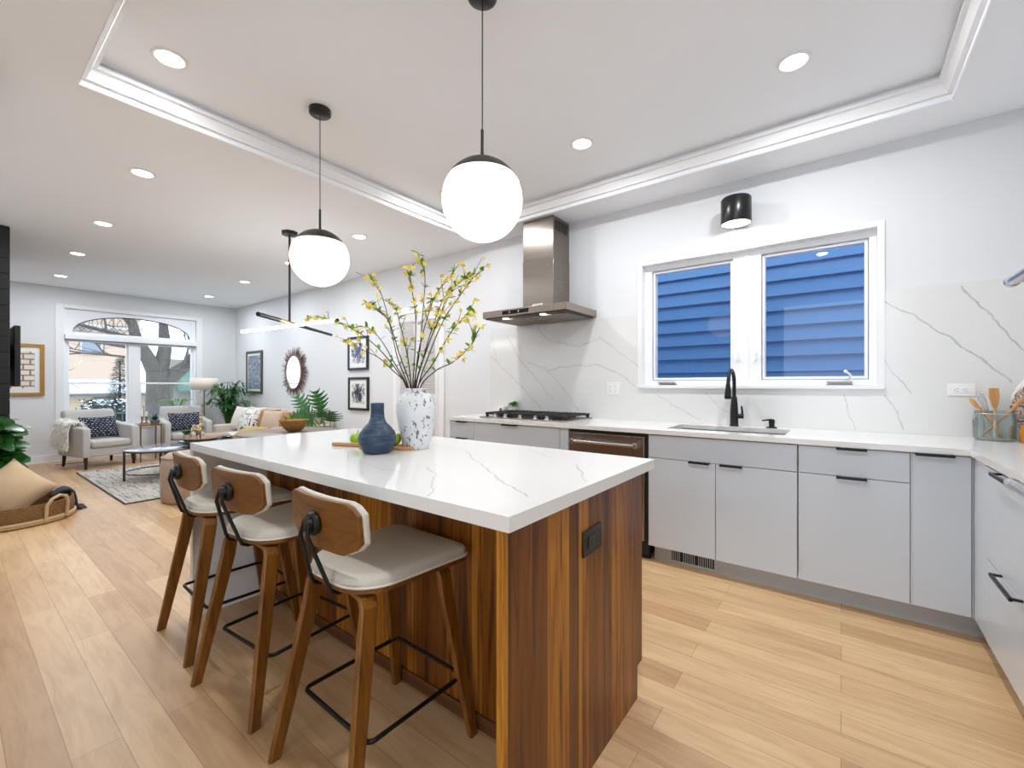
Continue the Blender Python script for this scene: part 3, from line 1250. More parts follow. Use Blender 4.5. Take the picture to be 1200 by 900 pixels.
# sink
b = MB()
i = .003
zb = .70
b.box(sx0 - i, sx1 + i, sy0 - i, sy1 + i, zb - .004, zb)
b.box(sx0 - i - .004, sx0 - i, sy0 - i, sy1 + i, zb, .883)
b.box(sx1 + i, sx1 + i + .004, sy0 - i, sy1 + i, zb, .883)
b.box(sx0 - i, sx1 + i, sy0 - i - .004, sy0 - i, zb, .883)
b.box(sx0 - i, sx1 + i, sy1 + i, sy1 + i + .004, zb, .883)
sk = thing('kitchen_sink', 'rectangular stainless undermount sink below the kitchen window', 'sink', (0, 0, 0))
b.build('basin', brushed('sink_steel', (190, 190, 188), .3, 1), sk)
b = MB()
b.lathe([(.045, zb), (.045, zb + .003), (.03, zb + .004), (.028, zb + .001)], (-.63, 3.32, 0), 20)
b.build('drain', M_CHROME, sk)

# faucet
fx, fyy = -.632, 3.562
fc = thing('kitchen_faucet', 'matte black pull-down faucet behind the sink', 'faucet', (fx, fyy, CT))
b = MB()
b.lathe([(.031, 0), (.031, .006), (.028, .012), (.027, .10), (.024, .16), (.019, .215), (.0165, .22)], n=20)
b.build('body', M_BLACK, fc)
b = MB()
pts = [(0, 0, .21), (0, 0, .30)]
for k in range(13):
    a = PI * k / 12
    pts.append((-.008 * k / 12, -.085 + .085 * math.cos(a), .325 + .088 * math.sin(a)))
b.tube(pts + [(-.009, -.171, .30)], .0125, 12)
b.build('spout', M_BLACK, fc)
b = MB()
b.tube([(-.009, -.171, .315), (-.009, -.172, .28), (-.010, -.173, .25), (-.010, -.174, .215), (-.010, -.174, .205)], [.014, .017, .0215, .0235, .02], 16)
b.build('spray_head', M_BLACK, fc)
b = MB()
b.cyl((.018, 0, .075), (.062, 0, .075), .017, .017, 16)
b.tube([(.052, 0, .080), (.054, 0, .11), (.049, -.004, .15)], [.009, .007, .006], 8)
b.build('lever', M_BLACK, fc)
# soap dispenser
sd = thing('soap_dispenser', 'small black soap dispenser pump right of the faucet', 'soap dispenser', (-.392, 3.565, CT))
b = MB()
b.lathe([(.033, 0), (.033, .007), (.018, .009), (.017, .03), (.019, .032), (.019, .058), (.014, .062)], n=18)
b.build('pump_body', M_BLACK, sd)
b = MB()
b.tube([(0, 0, .057), (-.02, -.02, .058), (-.055, -.04, .052)], [.009, .006, .005], 8)
b.build('nozzle', M_BLACK, sd)

# ------------------------------------------------------------------ dishwasher
dw = thing('dishwasher', 'stainless steel dishwasher under the worktop between cooktop and sink', 'dishwasher', (-1.69, FY, 0))
b = MB()
b.box(.004, .62, .002, .58, .03, .875)
b.build('tub', M_DARKGAP, dw)
b = MB()
b.box(.006, .604, -.03, .0, .135, .858)
b.build('door', M_STEEL, dw, bevel=.004)
b = MB()
b.box(.604, .622, -.012, .0, .135, .86)
b.box(.006, .622, -.02, .0, .862, .876)
b.build('trim_gap', M_DARKGAP, dw)
b = MB()
b.cyl((.04, -.072, .795), (.56, -.072, .795), .0115, None, 16)
b.build('handle', M_CHROME, dw)
for xx in (.06, .555):
    b = MB()
    b.box(xx - .014, xx + .014, -.086, -.03, .775, .815)
    b.build('handle_bracket', M_CHROME, dw, bevel=.004)
b = MB()
b.box(.006, .622, .03, .06, 0, .125)
b.build('toe_panel', M_DARKGAP, dw)

# ------------------------------------------------------------------ gas cooktop
ck = thing('gas_cooktop', 'five-burner gas cooktop with black cast-iron grates under the hood', 'cooktop', (-2.26, 3.33, CT))
b = MB()
b.prism(rrect(.915, .535, .02), .0, .010)
b.build('base_plate', M_STEEL, ck, bevel=.002)
M_IRON = plain('cast_iron', (20, 20, 20), .6, var=.15, bump=.2, bscale=120)
for k in range(3):
    cx = (-.295, 0, .295)[k]
    w = .285
    b = MB()
    zt, hh = .050, .016
    for yy in (-.185, .23):
        b.box(cx - w / 2, cx + w / 2, yy - .009, yy + .009, zt - hh - .008, zt - .003)
    for xx in (-w / 2 + .008, w / 2 - .008):
        b.box(cx + xx - .008, cx + xx + .008, -.185, .23, zt - hh, zt - .002)
    for xx in (-.09, -.045, 0, .045, .09):
        b.box(cx + xx - .006, cx + xx + .006, -.195, .24, zt - hh, zt)
    b.box(cx - w / 2, cx + w / 2, .015, .03, zt - hh, zt - .002)
    for xx in (-w / 2 + .012, w / 2 - .012):
        for yy in (-.18, .225):
            b.box(cx + xx - .011, cx + xx + .011, yy - .011, yy + .011, .008, zt - hh)
    b.build('grate', M_IRON, ck, bevel=.002, seg=1)
for cx, cy, r in ((-.295, -.085, .045), (-.295, .13, .036), (0, .02, .055), (.295, -.085, .036), (.295, .13, .045)):
    b = MB()
    b.lathe([(r * 1.25, .010), (r * 1.2, .018), (r, .020), (r, .030), (r * .8, .033)], (cx, cy, 0), 20)
    b.build('burner', M_IRON, ck)
for k, cx in enumerate((-.36, -.21, -.0, .21, .36)):
    b = MB()
    b.lathe([(.022, .010), (.021, .016), (.019, .018), (.0175, .038), (.015, .040)], (cx * .78, -.235, 0), 16)
    b.box(cx * .78 - .003, cx * .78 + .003, -.252, -.218, .036, .044)
    b.build('knob', M_CHROME, ck)

# ------------------------------------------------------------------ range hood
hd = thing('range_hood', 'stainless chimney range hood above the gas cooktop', 'range hood', (-2.247, WY - .001, 1.84))
b = MB()
hw = .454
b.box(-hw, hw, -.55, 0, .003, .066)
b.build('canopy', M_STEEL, hd, bevel=.003)
b = MB()
b.prism([(-hw + .02, -.53), (hw - .02, -.53), (hw - .02, -.02), (-hw + .02, -.02)], -.006, .004)
b.build('canopy_underside', plain('hood_dark_inset', (62, 60, 58), .4, metal=.6), hd)
for k in (-1, 1):
    b = MB()
    c0, c1 = (-.40, -.012) if k < 0 else (.012, .40)
    b.box(c0, c1, -.46, -.07, -.016, -.005)
    for q in range(9):
        b.box(c0 + .02 + q * .041, c0 + .035 + q * .041, -.44, -.09, -.020, -.015)
    b.build('grease_filter', M_STEEL, hd, bevel=.002, seg=1)
b = MB()
b.box(-.17, .17, -.293, 0, .066, .55)
b.build('chimney_cover', M_STEELV, hd, bevel=.002)
b = MB()
b.box(-.167, .167, -.290, 0, .55, CZ - 1.84 - .001)
b.build('chimney_extension', M_STEELV, hd, bevel=.002)
b = MB()
for k in range(7):
    b.box(.1665, .1685, -.265 + k * .034, -.243 + k * .034, .80, .895)
b.build('vent_slots', M_DARKGAP, hd)
b = MB()
b.box(-.215, .075, -.5525, -.549, .018, .052)
b.build('control_panel', plain('black_glass', (10, 10, 12), .08), hd)
for xx in (-.13, -.03):
    b = MB()
    b.cyl((xx, -.552, .035), (xx, -.5565, .035), .009, .008, 14)
    b.build('button', M_CHROME, hd)
b = MB()
b.box(-.055, .055, -.2975, -.2925, .105, .135)
bd = b.build('name_badge', plain('badge_white', (232, 230, 226), .3), hd)
b = MB()
for k in range(7):
    b.box(-.044 + k * .013, -.036 + k * .013, -.2982, -.2974, .113, .127)
b.build('badge_lettering', plain('badge_grey_letters', (120, 116, 112), .4), bd)
M_HLED = emit('hood_led', (255, 250, 240), 6)
for xx in (-.22, .19):
    b = MB()
    b.lathe([(.028, -.012), (.028, -.005)], (xx, -.495, 0), 16)
    b.build('hood_light', M_HLED, hd)

# ------------------------------------------------------------------ wall ovens at the right edge (only their handles reach into the view)
ov = thing('wall_oven', 'chrome bar handles of the stainless double wall oven at the right edge', 'oven', (.52, 2.135, 0), R(-90))
b = MB()
b.box(.0, .76, .0, .6, .0, 2.2)
b.build('oven_housing', M_CAB, ov)
for z0, z1, hz in ((.30, .955, .902), (1.0, 1.62, 1.553)):
    b = MB()
    b.box(.02, .74, -.022, 0, z0, z1)
    d = b.build('oven_door', M_STEEL, ov, bevel=.004)
    b = MB()
    b.box(.10, .66, -.024, -.021, z0 + .1, z1 - .12)
    b.build('oven_glass', plain('oven_black_glass', (12, 12, 14), .08), d)
    b = MB()
    b.cyl((.052, -.082, hz), (.715, -.082, hz), .0155, None, 20)
    b.cyl((.047, -.082, hz), (.068, -.082, hz), .0185, .0185, 20)
    b.cyl((.70, -.082, hz), (.72, -.082, hz), .0185, .0185, 20)
    b.box(.085, .105, -.08, -.022, hz - .012, hz + .012)
    b.box(.665, .685, -.08, -.022, hz - .012, hz + .012)
    b.build('handle', M_CHROME, d)

# ------------------------------------------------------------------ outlets
def outlet_face(m, x, w=.033, h=.066, y=-.0065):
    m.box(x - w / 2, x + w / 2, y - .002, y, -h / 2, h / 2)


M_SLOT = plain('outlet_slot_dark', (50, 50, 52), .6)


def outlet(label, loc, n, mat, rz=0.0, roll=0.0):
    t = thing('wall_outlet', label, 'outlet', loc, rz)
    t.rotation_euler = (0, roll, rz)
    b = MB()
    W = .072 + .046 * (n - 1)
    b.box(-W / 2, W / 2, -.006, 0, -.058, .058)
    b.build('cover_plate', mat, t, bevel=.002)
    for k in range(n):
        x = (k - (n - 1) / 2) * .046
        b = MB()
        outlet_face(b, x)
        o = b.build('receptacle', mat, t, bevel=.001)
        s = MB()
        for zz in (-.018, .018):
            s.box(x - .008, x - .006, -.0090, -.0083, zz - .004, zz + .005)
            s.box(x + .006, x + .008, -.0090, -.0083, zz - .004, zz + .004)
            s.cyl((x, -.0090, zz - .010), (x, -.0083, zz - .010), .0024, None, 8)
        s.build('slots', M_SLOT, o)
    return t


outlet('white double outlet on the backsplash left of the kitchen window', (-1.625, WY - .008, 1.187), 2, M_PLASTIC)
outlet('white outlet lying sideways on the backsplash behind the jar of utensils', (.566, WY - .008, 1.19), 1, M_PLASTIC, 0, R(90))

# ------------------------------------------------------------------ cylinder light over the window
M_LAMPGLOW = emit('warm_lamp_lens', (255, 240, 224), 5.0)
cl = thing('cylinder_light', 'black cylinder downlight on the wall above the kitchen window', 'light fixture', (-.612, 3.515, 2.395))
b = MB()
b.lathe([(.099, .0), (.101, .004), (.101, .178), (.094, .188), (.0, .19)], n=36, cap0=False)
b.lathe([(.096, .185), (.096, .0)], n=36, cap0=False, cap1=False)
b.build('shade', M_BLACKG, cl)
b = MB()
b.lathe([(.095, .006), (.095, .012)], n=36)
b.build('lens', M_LAMPGLOW, cl)
b = MB()
b.box(-.03, .03, .09, WY - 3.516, .06, .14)
b.build('wall_mount', M_BLACKG, cl, bevel=.003)
ld = bpy.data.lights.new('cylinder_light_beam', 'AREA')
ld.shape = 'DISK'
ld.size = .17
ld.energy = 2.2
ld.color = (1, .87, .74)
lo = bpy.data.objects.new('beam', ld)
COL.objects.link(lo)
lo.parent = cl
lo.location = (0, 0, .002)

# ================================================================== ISLAND
IX0, IX1, IY0, IY1 = -2.735, -.612, .795, 1.775


def it(*px):
    return [at(u, v, z=CT) for u, v in px]


IV = [(it((545, 528), (562, 543), (577, 555), (585, 563), (600, 572), (617, 582)), .006, .75), (it((673, 545), (680, 550), (682, 558), (690, 564)), .006, .7),
      (it((500, 547), (510, 555), (506, 566), (503, 582)), .006, .55), (it((622, 528), (648, 537)), .007, .5), (it((510, 520), (530, 524), (548, 530)), .008, .35), (it((420, 540), (440, 548), (470, 553)), .006, .3)]
M_ITOP = quartz('quartz_island', IV, rgb=(234, 233, 230), vein=(150, 146, 144), flat='z', rough=.10)
b = MB()
b.prism([(IY0, CT), (IY1, CT), (IY1, CT - .038), (IY0, CT - .038)], IX0, IX1, 'x')
b.prism([(IY0, CT - .038), (IY1, CT - .038), (IY1, .0), (IY0, .0)], IX0, IX0 + .038, 'x')
o = b.build('island_worktop', M_ITOP, smooth=10)
tag(o, 'white quartz waterfall worktop of the kitchen island', 'worktop')

isl = thing('kitchen_island', 'walnut-clad kitchen island under the white waterfall worktop', 'kitchen island', (-1.67, 1.3, 0))
ox, oy = -1.67, 1.3
b = MB()
b.box(IX0 + .04 - ox, -.655 - ox, 1.16 - oy, 1.66 - oy, .0, .874)
b.build('island_body', M_WALNUT_X, isl)
b = MB()
b.box(IX0 + .04 - ox, -.656 - ox, 1.150 - oy, 1.16 - oy, 0, .052)
b.build('island_baseboard', wood('walnut_base', (76, 44, 22), (118, 72, 36), 0, .4, 1.0, True), isl, bevel=.002)
b = MB()
e0, e1 = .80 - oy, 1.688 - oy
b.prism([(e0, .0), (1.640 - oy, .0), (1.640 - oy, .125), (e1, .125), (e1, .875), (e0, .875)], -.654 - ox, -.632 - ox, 'x')
b.build('end_panel', M_WALNUT_Y, isl, smooth=10)
b = MB()
b.box(-2.68 - ox, -.66 - ox, 1.58 - oy, 1.63 - oy, 0, .12)
b.build('island_toe_kick', plain('walnut_toe', (70, 42, 24), .5), isl)
for k in range(4):
    x0 = -2.69 + k * .5145
    f = MB()
    f.box(x0 + .003 - ox, x0 + .511 - ox, 1.662 - oy, 1.71 - oy if False else 1.682 - oy, .13, .872)
    fo = f.build('door', M_WALNUT_X, isl, bevel=.0015)
    h = MB()
    h.box(x0 + .40 - ox, x0 + .49 - ox, 1.682 - oy, 1.71 - oy, .866, .873)
    h.build('handle', M_BLACK, fo)
# the black outlet is set into the end panel
b = MB()
cyo, czo = 1.25 - oy, .729
b.box(-.632 - ox, -.625 - ox, cyo - .064, cyo + .064, czo - .040, czo + .040)
op = b.build('island_outlet', plain('black_plastic', (18, 18, 18), .35), isl, bevel=.002)
op['label'] = 'black horizontal outlet'
b = MB()
b.box(-.6255 - ox, -.622 - ox, cyo - .036, cyo + .036, czo - .019, czo + .019)
b.build('receptacle', plain('black_receptacle', (30, 30, 31), .3), op, bevel=.001)
b = MB()
for s in (-.019, .019):
    b.box(-.6222 - ox, -.6215 - ox, cyo + s - .006, cyo + s + .005, czo + .005, czo + .007)
    b.box(-.6222 - ox, -.6215 - ox, cyo + s - .006, cyo + s + .005, czo - .007, czo - .005)
b.build('slots', plain('slot_black', (4, 4, 4), .7), op)

# ------------------------------------------------------------------ bar stools
M_WS = wood('stool_walnut', (92, 52, 8), (142, 90, 26), 0, .48, 1.3)
M_WSV = wood('stool_walnut_legs', (94, 54, 8), (148, 94, 28), 2, .46, 1.3)
M_CREAM = plain('cream_leatherette', (206, 199, 184), .5, var=.03, scale=6, bump=.06, bscale=160)
M_CREAME = plain('cream_piping', (226, 220, 208), .5, var=.02)


def seat_outline(k=0.0):
    w1, w0, d0, d1 = .205 - k, .188 - k, -.185 + k, .240 - k
    pts = []
    for cx, cy, r, a0 in ((w1 - .04, d1 - .04, .04, 0), (-(w1 - .04), d1 - .04, .04, 90), (-(w0 - .13), d0 + .13, .13, 180), (w0 - .13, d0 + .13, .13, 270)):
        for i in range(9):
            a = R(a0 + 90 * i / 8)
            pts.append((cx + r * math.cos(a), cy + r * math.sin(a)))
    return pts


st = thing('bar_stool', 'walnut bar stool with cream seat nearest the camera, at the near end of the island', 'bar stool', (-1.242, .89, 0), R(-1), 'bar stools at the island')
b = MB()
b.prism(seat_outline(), .612, .628)
b.build('seat_shell', M_WS, st, bevel=.004)
b = MB()
o1, o2 = seat_outline(.004), seat_outline(.020)
zc = lambda p, z: z + .012 * max(0, (-p[1] - .05)) / .15 * 0
r0 = [b.bm.verts.new((p[0], p[1], .6285)) for p in o1]
r1 = [b.bm.verts.new((p[0], p[1], .648)) for p in seat_outline(.002)]
r2 = [b.bm.verts.new((p[0], p[1], .658)) for p in seat_outline(.008)]
r3 = [b.bm.verts.new((p[0], p[1], .663)) for p in seat_outline(.028)]
r4 = [b.bm.verts.new((p[0] * .45, p[1] * .45, .660)) for p in seat_outline(.02)]
for a, c in ((r0, r1), (r1, r2), (r2, r3), (r3, r4)):
    b.bridge(a, c)
b.cap(r0, True)
b.cap(r4)
b.build('seat_cushion', M_CREAM, st, smooth=60)
b = MB()
b.tube([(p[0], p[1], .632) for p in seat_outline(.0)], .0042, 6, closed=True)
b.build('seat_piping', M_CREAME, st)


# curved hexagonal backrest: wood shell with a padded front
def back_grid(off0, off1, grow):
    n = 16
    m = MB()
    fr = []
    for yo in (off0, off1):
        rows = []
        for i in range(n + 1):
            a = -1 + 2 * i / n
            e = abs(a)
            x = a * (.194 + grow)
            top = .078 + grow - .018 * max(0, e - .78) / .22
            bot = -(.078 + grow) + .034 * max(0, e - .6) / .4
            if e > .93:
                top -= .012
                bot += .012
            y = .022 * a * a + yo
            col = []
            for j in range(7):
                t = j / 6
                z = bot + (top - bot) * t
                col.append(m.bm.verts.new((x, y - .10 * z, z)))
            rows.append(col)
        fr.append(rows)
    A, B = fr
    for i in range(n):
        for j in range(6):
            m.bm.faces.new((A[i][j], A[i + 1][j], A[i + 1][j + 1], A[i][j + 1]))
            m.bm.faces.new((B[i][j], B[i][j + 1], B[i + 1][j + 1], B[i + 1][j]))
        m.bm.faces.new((A[i][0], B[i][0], B[i + 1][0], A[i + 1][0]))
        m.bm.faces.new((A[i][6], A[i + 1][6], B[i + 1][6], B[i][6]))
    for j in range(6):
        m.bm.faces.new((A[0][j], A[0][j + 1], B[0][j + 1], B[0][j]))
        m.bm.faces.new((A[n][j], B[n][j], B[n][j + 1], A[n][j + 1]))
    return m


BY, BZ = -.215, .810
back_grid(0, .014, 0).build('backrest', M_WS, st, loc=(0, BY, BZ), bevel=.003)
back_grid(.0145, .036, .003).build('back_cushion', M_CREAM, st, loc=(0, BY, BZ), bevel=.008, seg=3)
for s in (-1, 1):
    b = MB()
    b.cyl((s * .105, BY + .012, BZ - .005), (s * .105, BY + .0215, BZ - .005), .0085, .0085, 12)
    b.ball((s * .105, BY + .018, BZ - .005), (.009, .006, .009), 10, 6)
    b.build('screw', M_BLACK, st)
b = MB()
b.tube([(0, BY - .005, BZ), (0, BY - .012, BZ), (0, BY - .02, BZ)], [.036, .036, .030], 20)
b.cyl((0, BY - .02, BZ), (0, BY - .034, BZ), .022, .020, 16)
b.build('back_bracket', M_BLACK, st)
for s in (-1, 1):
    b = MB()
    zr = .602
    pts = [(s * .012, BY - .03, BZ + .004), (s * .021, BY - .036, BZ - .03), (s * .050, -.205, zr + .035), (s * .053, -.195, zr + .010), (s * .054, -.175, zr), (s * .056, -.02, zr)]
    b.tube(pts, .0066, 8)
    b.build('back_support', M_BLACK, st)


def leg(m, sx, sy):
    # bent plywood leg: runs out under the seat, bends down and tapers to the floor
    fx = .222 if sy < 0 else .214
    ft = Vector((sx * fx, -.238 if sy < 0 else .236, 0))
    kn = Vector((sx * .150, -.135 if sy < 0 else .150, .585))
    tp = Vector((sx * .045, kn.y * .9, .6015))
    k2 = Vector((sx * .128, kn.y * .98, .5995))
    pts = [tp, k2, kn.lerp(k2, .35), kn + (ft - kn) * .02, kn + (ft - kn) * .25, kn + (ft - kn) * .6, ft]
    sec = [(-.0235, -.0125), (.0235, -.0125), (.0235, .0125), (-.0235, .0125)]
    m.sweep(pts, sec, Vector((0, 1, .02)) if False else None, False, [1.0, 1.05, 1.08, 1.08, 1.0, .85, .68])
    zmin = min(v.co.z for v in m.bm.verts)
    for v in m.bm.verts:
        if v.co.z < .02:
            v.co.z = 0.0
    return m


def leg2(sx, sy):
    m = MB()
    fx = .222 if sy < 0 else .214
    ft = Vector((sx * fx, -.238 if sy < 0 else .236, 0))
    kn = Vector((sx * .150, -.135 if sy < 0 else .150, .585))
    pts = [Vector((sx * .045, kn.y * .92, .600)), Vector((sx * .120, kn.y * .97, .600)), Vector((sx * .143, kn.y, .594)), Vector((sx * .156, kn.y * 1.03, .575)), kn + (ft - kn) * .12, kn + (ft - kn) * .55, ft]
    wd = [.052, .053, .053, .053, .052, .045, .036]
    th = [.016, .017, .018, .020, .024, .024, .022]
    rings = []
    for i, p in enumerate(pts):
        t = (pts[min(i + 1, len(pts) - 1)] - pts[max(i - 1, 0)]).normalized()
        Y = Vector((0, 1, 0))
        Y = (Y - t * Y.dot(t)).normalized()
        X = Y.cross(t)
        w, h = wd[i] / 2, th[i] / 2
        if i == len(pts) - 1:
            X, Y = Vector((sx, 0, 0)).normalized() * (1 if X.x * sx > 0 else -1), Vector((0, 1, 0))
        c = .004
        rings.append(m.ring(p, X, Y, [(-h, -w + c), (-h + c, -w), (h - c, -w), (h, -w + c), (h, w - c), (h - c, w), (-h + c, w), (-h, w - c)]))
    for a, c in zip(rings[:-1], rings[1:]):
        m.bridge(a, c)
    m.cap(rings[0], True)
    m.cap(rings[-1])
    return m


for sx in (-1, 1):
    for sy in (-1, 1):
        leg2(sx, sy).build('leg', M_WSV, st, smooth=30)
b = MB()
rz_ = .205
b.tube([(x, y + .03, rz_) for x, y in rrect(.368, .375, .022, 4)], .0072, 8, closed=True)
b.build('footrest', M_BLACK, st)
dup(st, (-1.892, .885, 0), R(5), 'walnut bar stool with cream seat in the middle of the row of three', 'bar stools at the island')
dup(st, (-2.472, .895, 0), R(-2), 'walnut bar stool with cream seat farthest away, by the white waterfall end', 'bar stools at the island')

# ================================================================== LAMPS
M_CANLENS = emit('downlight_lens', (255, 250, 242), 14.0)
CAN_POS = [(-2.748, .711, TZ, 'in the raised tray, at its left end toward the living room'), (-.196, 2.678, TZ, 'in the raised tray, near its right corner above the sink'),
           (-1.436, 2.696, TZ, 'in the raised tray, between the cooktop hood and the near pendant'), (-2.75, 2.70, TZ, 'in the raised tray, behind the near globe pendant'), (-.19, .71, TZ, 'added out of view in the raised tray, almost over the camera'),  # last of these is unseen, added to brighten the right-hand floor
           (-4.079, .894, LZ, 'nearest of the left row over the living room'), (-5.66, .945, LZ, 'second of the left row over the living room'),
           (-7.196, .978, LZ, 'third of the left row over the living room'), (-8.853, 1.03, LZ, 'farthest of the left row, by the street window'),
           (-4.016, 2.647, LZ, 'nearest of the right row, between the far pendant and the tray'), (-5.60, 2.70, LZ, 'second of the right row, behind the far pendant'),
           (-7.164, 2.773, LZ, 'third of the right row, over the sofa'), (-8.849, 2.85, LZ, 'farthest of the right row, over the floor lamp corner')]
M_CANTRIM = plain('downlight_trim', (232, 232, 230), .4, var=.01)
for x, y, z, where in CAN_POS:
    t = thing('recessed_light', 'recessed ceiling light ' + where, 'ceiling light', (x, y, z), 0, 'recessed ceiling lights')
    b = MB()
    b.lathe([(.060, -.0005), (.060, -.006), (.066, -.009), (.078, -.006), (.080, -.0005)], n=32, cap0=False, cap1=False)
    b.build('trim_ring', M_CANTRIM, t)
    b = MB()
    b.lathe([(.0595, -.003), (.0595, -.0005)], n=32)
    b.build('lens', M_CANLENS, t)
    ld = bpy.data.lights.new('downlight', 'AREA')
    ld.shape = 'DISK'
    ld.size = .11
    ld.energy = CAN_W * ((1.25 if x > -1 else .95 if y > 1.5 else .5) if z > LZ else .55 if x > -4.6 else 1.08)
    ld.color = (.945, .965, 1.0) if z > LZ else (.89, .94, 1.0)
    lo = bpy.data.objects.new('downlight_beam', ld)
    COL.objects.link(lo)
    lo.parent = t
    lo.location = (0, 0, -.011)

M_GLOBE = emit('opal_glass_glow', (255, 240, 230), GLOBE_E, (84, 82, 80))
M_CAP = plain('gunmetal_cap', (66, 64, 63), .42, metal=.6, var=.08)
RG = .172


def pendant(label, x, y, zc, rg):
    t = thing('globe_pendant', label, 'pendant light', (x, y, zc), 0, 'globe pendants over the island')
    b = MB()
    pr_ = []
    for k in range(25):
        a = -PI / 2 + k / 24 * (PI / 2 + R(33))
        pr_.append((rg * math.cos(a), rg * math.sin(a)))
    b.lathe(pr_, n=48, cap0=False, cap1=True)
    b.build('glass_globe', M_GLOBE, t, smooth=60)
    b = MB()
    pr_ = [(rg * 1.012 * math.cos(R(32.5 + k * 57.0 / 12)), rg * 1.012 * math.sin(R(32.5 + k * 57.0 / 12))) for k in range(13)]
    b.lathe([(rg * .83, rg * .54)] + pr_ + [(.0, rg * 1.012)], n=48, cap0=False)
    b.build('metal_cap', M_CAP, t, smooth=50)
    b = MB()
    top = TZ - zc
    b.tube([(0, 0, rg), (0, 0, rg + .13)], [.0075, .0065], 12)
    b.build('stem', M_BLACK, t)
    b = MB()
    b.cyl((0, 0, rg + .12), (0, 0, top - .02), .0026, None, 8)
    b.build('cord', M_BLACK, t)
    b = MB()
    b.lathe([(.008, top - .04), (.055, top - .034), (.062, top - .028), (.064, top - .001)], n=32)
    b.build('canopy', M_BLACKG, t)


pendant('opal globe pendant with dark cap over the near end of the island', -1.222, 1.40, 2.008, RG)
pendant('opal globe pendant with dark cap over the far end of the island', -2.535, 1.40, 1.992, RG * .985)

# crossed linear chandelier over the dining table
ch = thing('linear_chandelier', 'black chandelier of a lit tube crossed by a dark bar over the dining table', 'chandelier', (-4.47, 2.145, 1.83))
b = MB()
b.lathe([(.012, LZ - 1.83 - .035), (.075, LZ - 1.83 - .032), (.078, LZ - 1.83 - .001)], n=8)
b.build('canopy', M_BLACKG, ch, smooth=20)
b = MB()
b.cyl((0, 0, .0), (0, 0, LZ - 1.83 - .03), .0105, None, 12)
b.build('rod', M_BLACK, ch)
b = MB()
b.cyl((-.95, -.08, -.008), (.72, .085, -.008), .0145, None, 16)
b.build('light_tube', emit('led_tube', (250, 252, 255), 22.0), ch)
b = MB()
b.cyl((-.97, -.082, -.008), (-.95, -.08, -.008), .016, None, 16)
b.cyl((.72, .085, -.008), (.74, .087, -.008), .016, None, 16)
b.build('tube_cap', M_BLACK, ch)
b = MB()
d = Vector((-.69, .885, 0)).normalized()
b.cyl(Vector((0, 0, .02)) - d * .54, Vector((0, 0, .02)) + d * 1.05, .0165, None, 12)
b.cyl(Vector((0, 0, .02)) - d * .56, Vector((0, 0, .02)) - d * .20, .021, None, 12)
b.build('cross_bar', M_BLACK, ch)
b = MB()
b.cyl(Vector((0, 0, .02)) - d * .20, Vector((0, 0, .02)) + d * .06, .019, None, 12)
b.build('brass_sleeve', plain('brushed_brass', (196, 150, 96), .3, metal=.9), ch)

# ================================================================== ON THE ISLAND
# white crackled vase
vx, vy = -1.632, 1.388
M_VASE = NT('crackled_white_glaze')
_o = M_VASE.obj()
_n = M_VASE.noise(M_VASE.obj((1, 1, .55)), 58.0, 6, .7)
_m = M_VASE.noise(_o, 9.0, 2)
_sep = M_VASE.n('SeparateXYZ')
M_VASE.l(_o, _sep.inputs[0])
_side = M_VASE.math('SUBTRACT', M_VASE.math('MULTIPLY', _sep.outputs[0], 1.0), M_VASE.math('MULTIPLY', _sep.outputs[1], 1.0))
_mask = M_VASE.math('MULTIPLY', M_VASE.math('GREATER_THAN', _n, .565), M_VASE.math('GREATER_THAN', _m, .47))
_cl = M_VASE.mix(M_VASE.noise(_o, 12, 4), lin((206, 208, 210)), lin((232, 233, 233)))
M_VASE.color(M_VASE.mix(_mask, _cl, lin((96, 92, 90))))
M_VASE.b.inputs['Roughness'].default_value = .38
M_VASE.bump(_n, .15, .004)
va = thing('ceramic_vase', 'tall white crackle-glazed vase holding yellow flowering branches on the island', 'vase', (vx, vy, CT))
b = MB()
b.lathe([(.0, .0), (.058, .0), (.062, .004), (.068, .03), (.080, .085), (.0905, .14), (.0955, .18), (.0935, .212), (.082, .243), (.064, .262), (.050, .270), (.0475, .276), (.050, .282), (.0525, .286), (.050, .289), (.044, .286), (.042, .27), (.05, .25), (.07, .2), (.06, .05), (.0, .02)], n=40, cap0=False, cap1=False)
b.build('vase_body', M_VASE.m, va, smooth=60)

# blue bottle vase
M_BLUEV = NT('blue_streaked_glaze')
_n = M_BLUEV.noise(M_BLUEV.obj((5, 5, 26)), 1.0, 5, .65, .8)
M_BLUEV.color(M_BLUEV.ramp(_n, [(.30, lin((14, 28, 46))), (.5, lin((36, 58, 82))), (.72, lin((88, 112, 134)))]))
M_BLUEV.b.inputs['Roughness'].default_value = .42
bv = thing('bottle_vase', 'dark blue streaked bottle vase beside the white vase', 'vase', (-1.665, 1.19, CT))
b = MB()
b.lathe([(.0, 0), (.052, 0), (.062, .006), (.079, .04), (.083, .066), (.078, .09), (.060, .116), (.040, .136), (.031, .158), (.0285, .190), (.0295, .222), (.0275, .224), (.0255, .215), (.025, .18), (.03, .15), (.06, .08), (.0, .02)], n=40, cap0=False, cap1=False)
b.build('vase_body', M_BLUEV.m, bv, smooth=60)

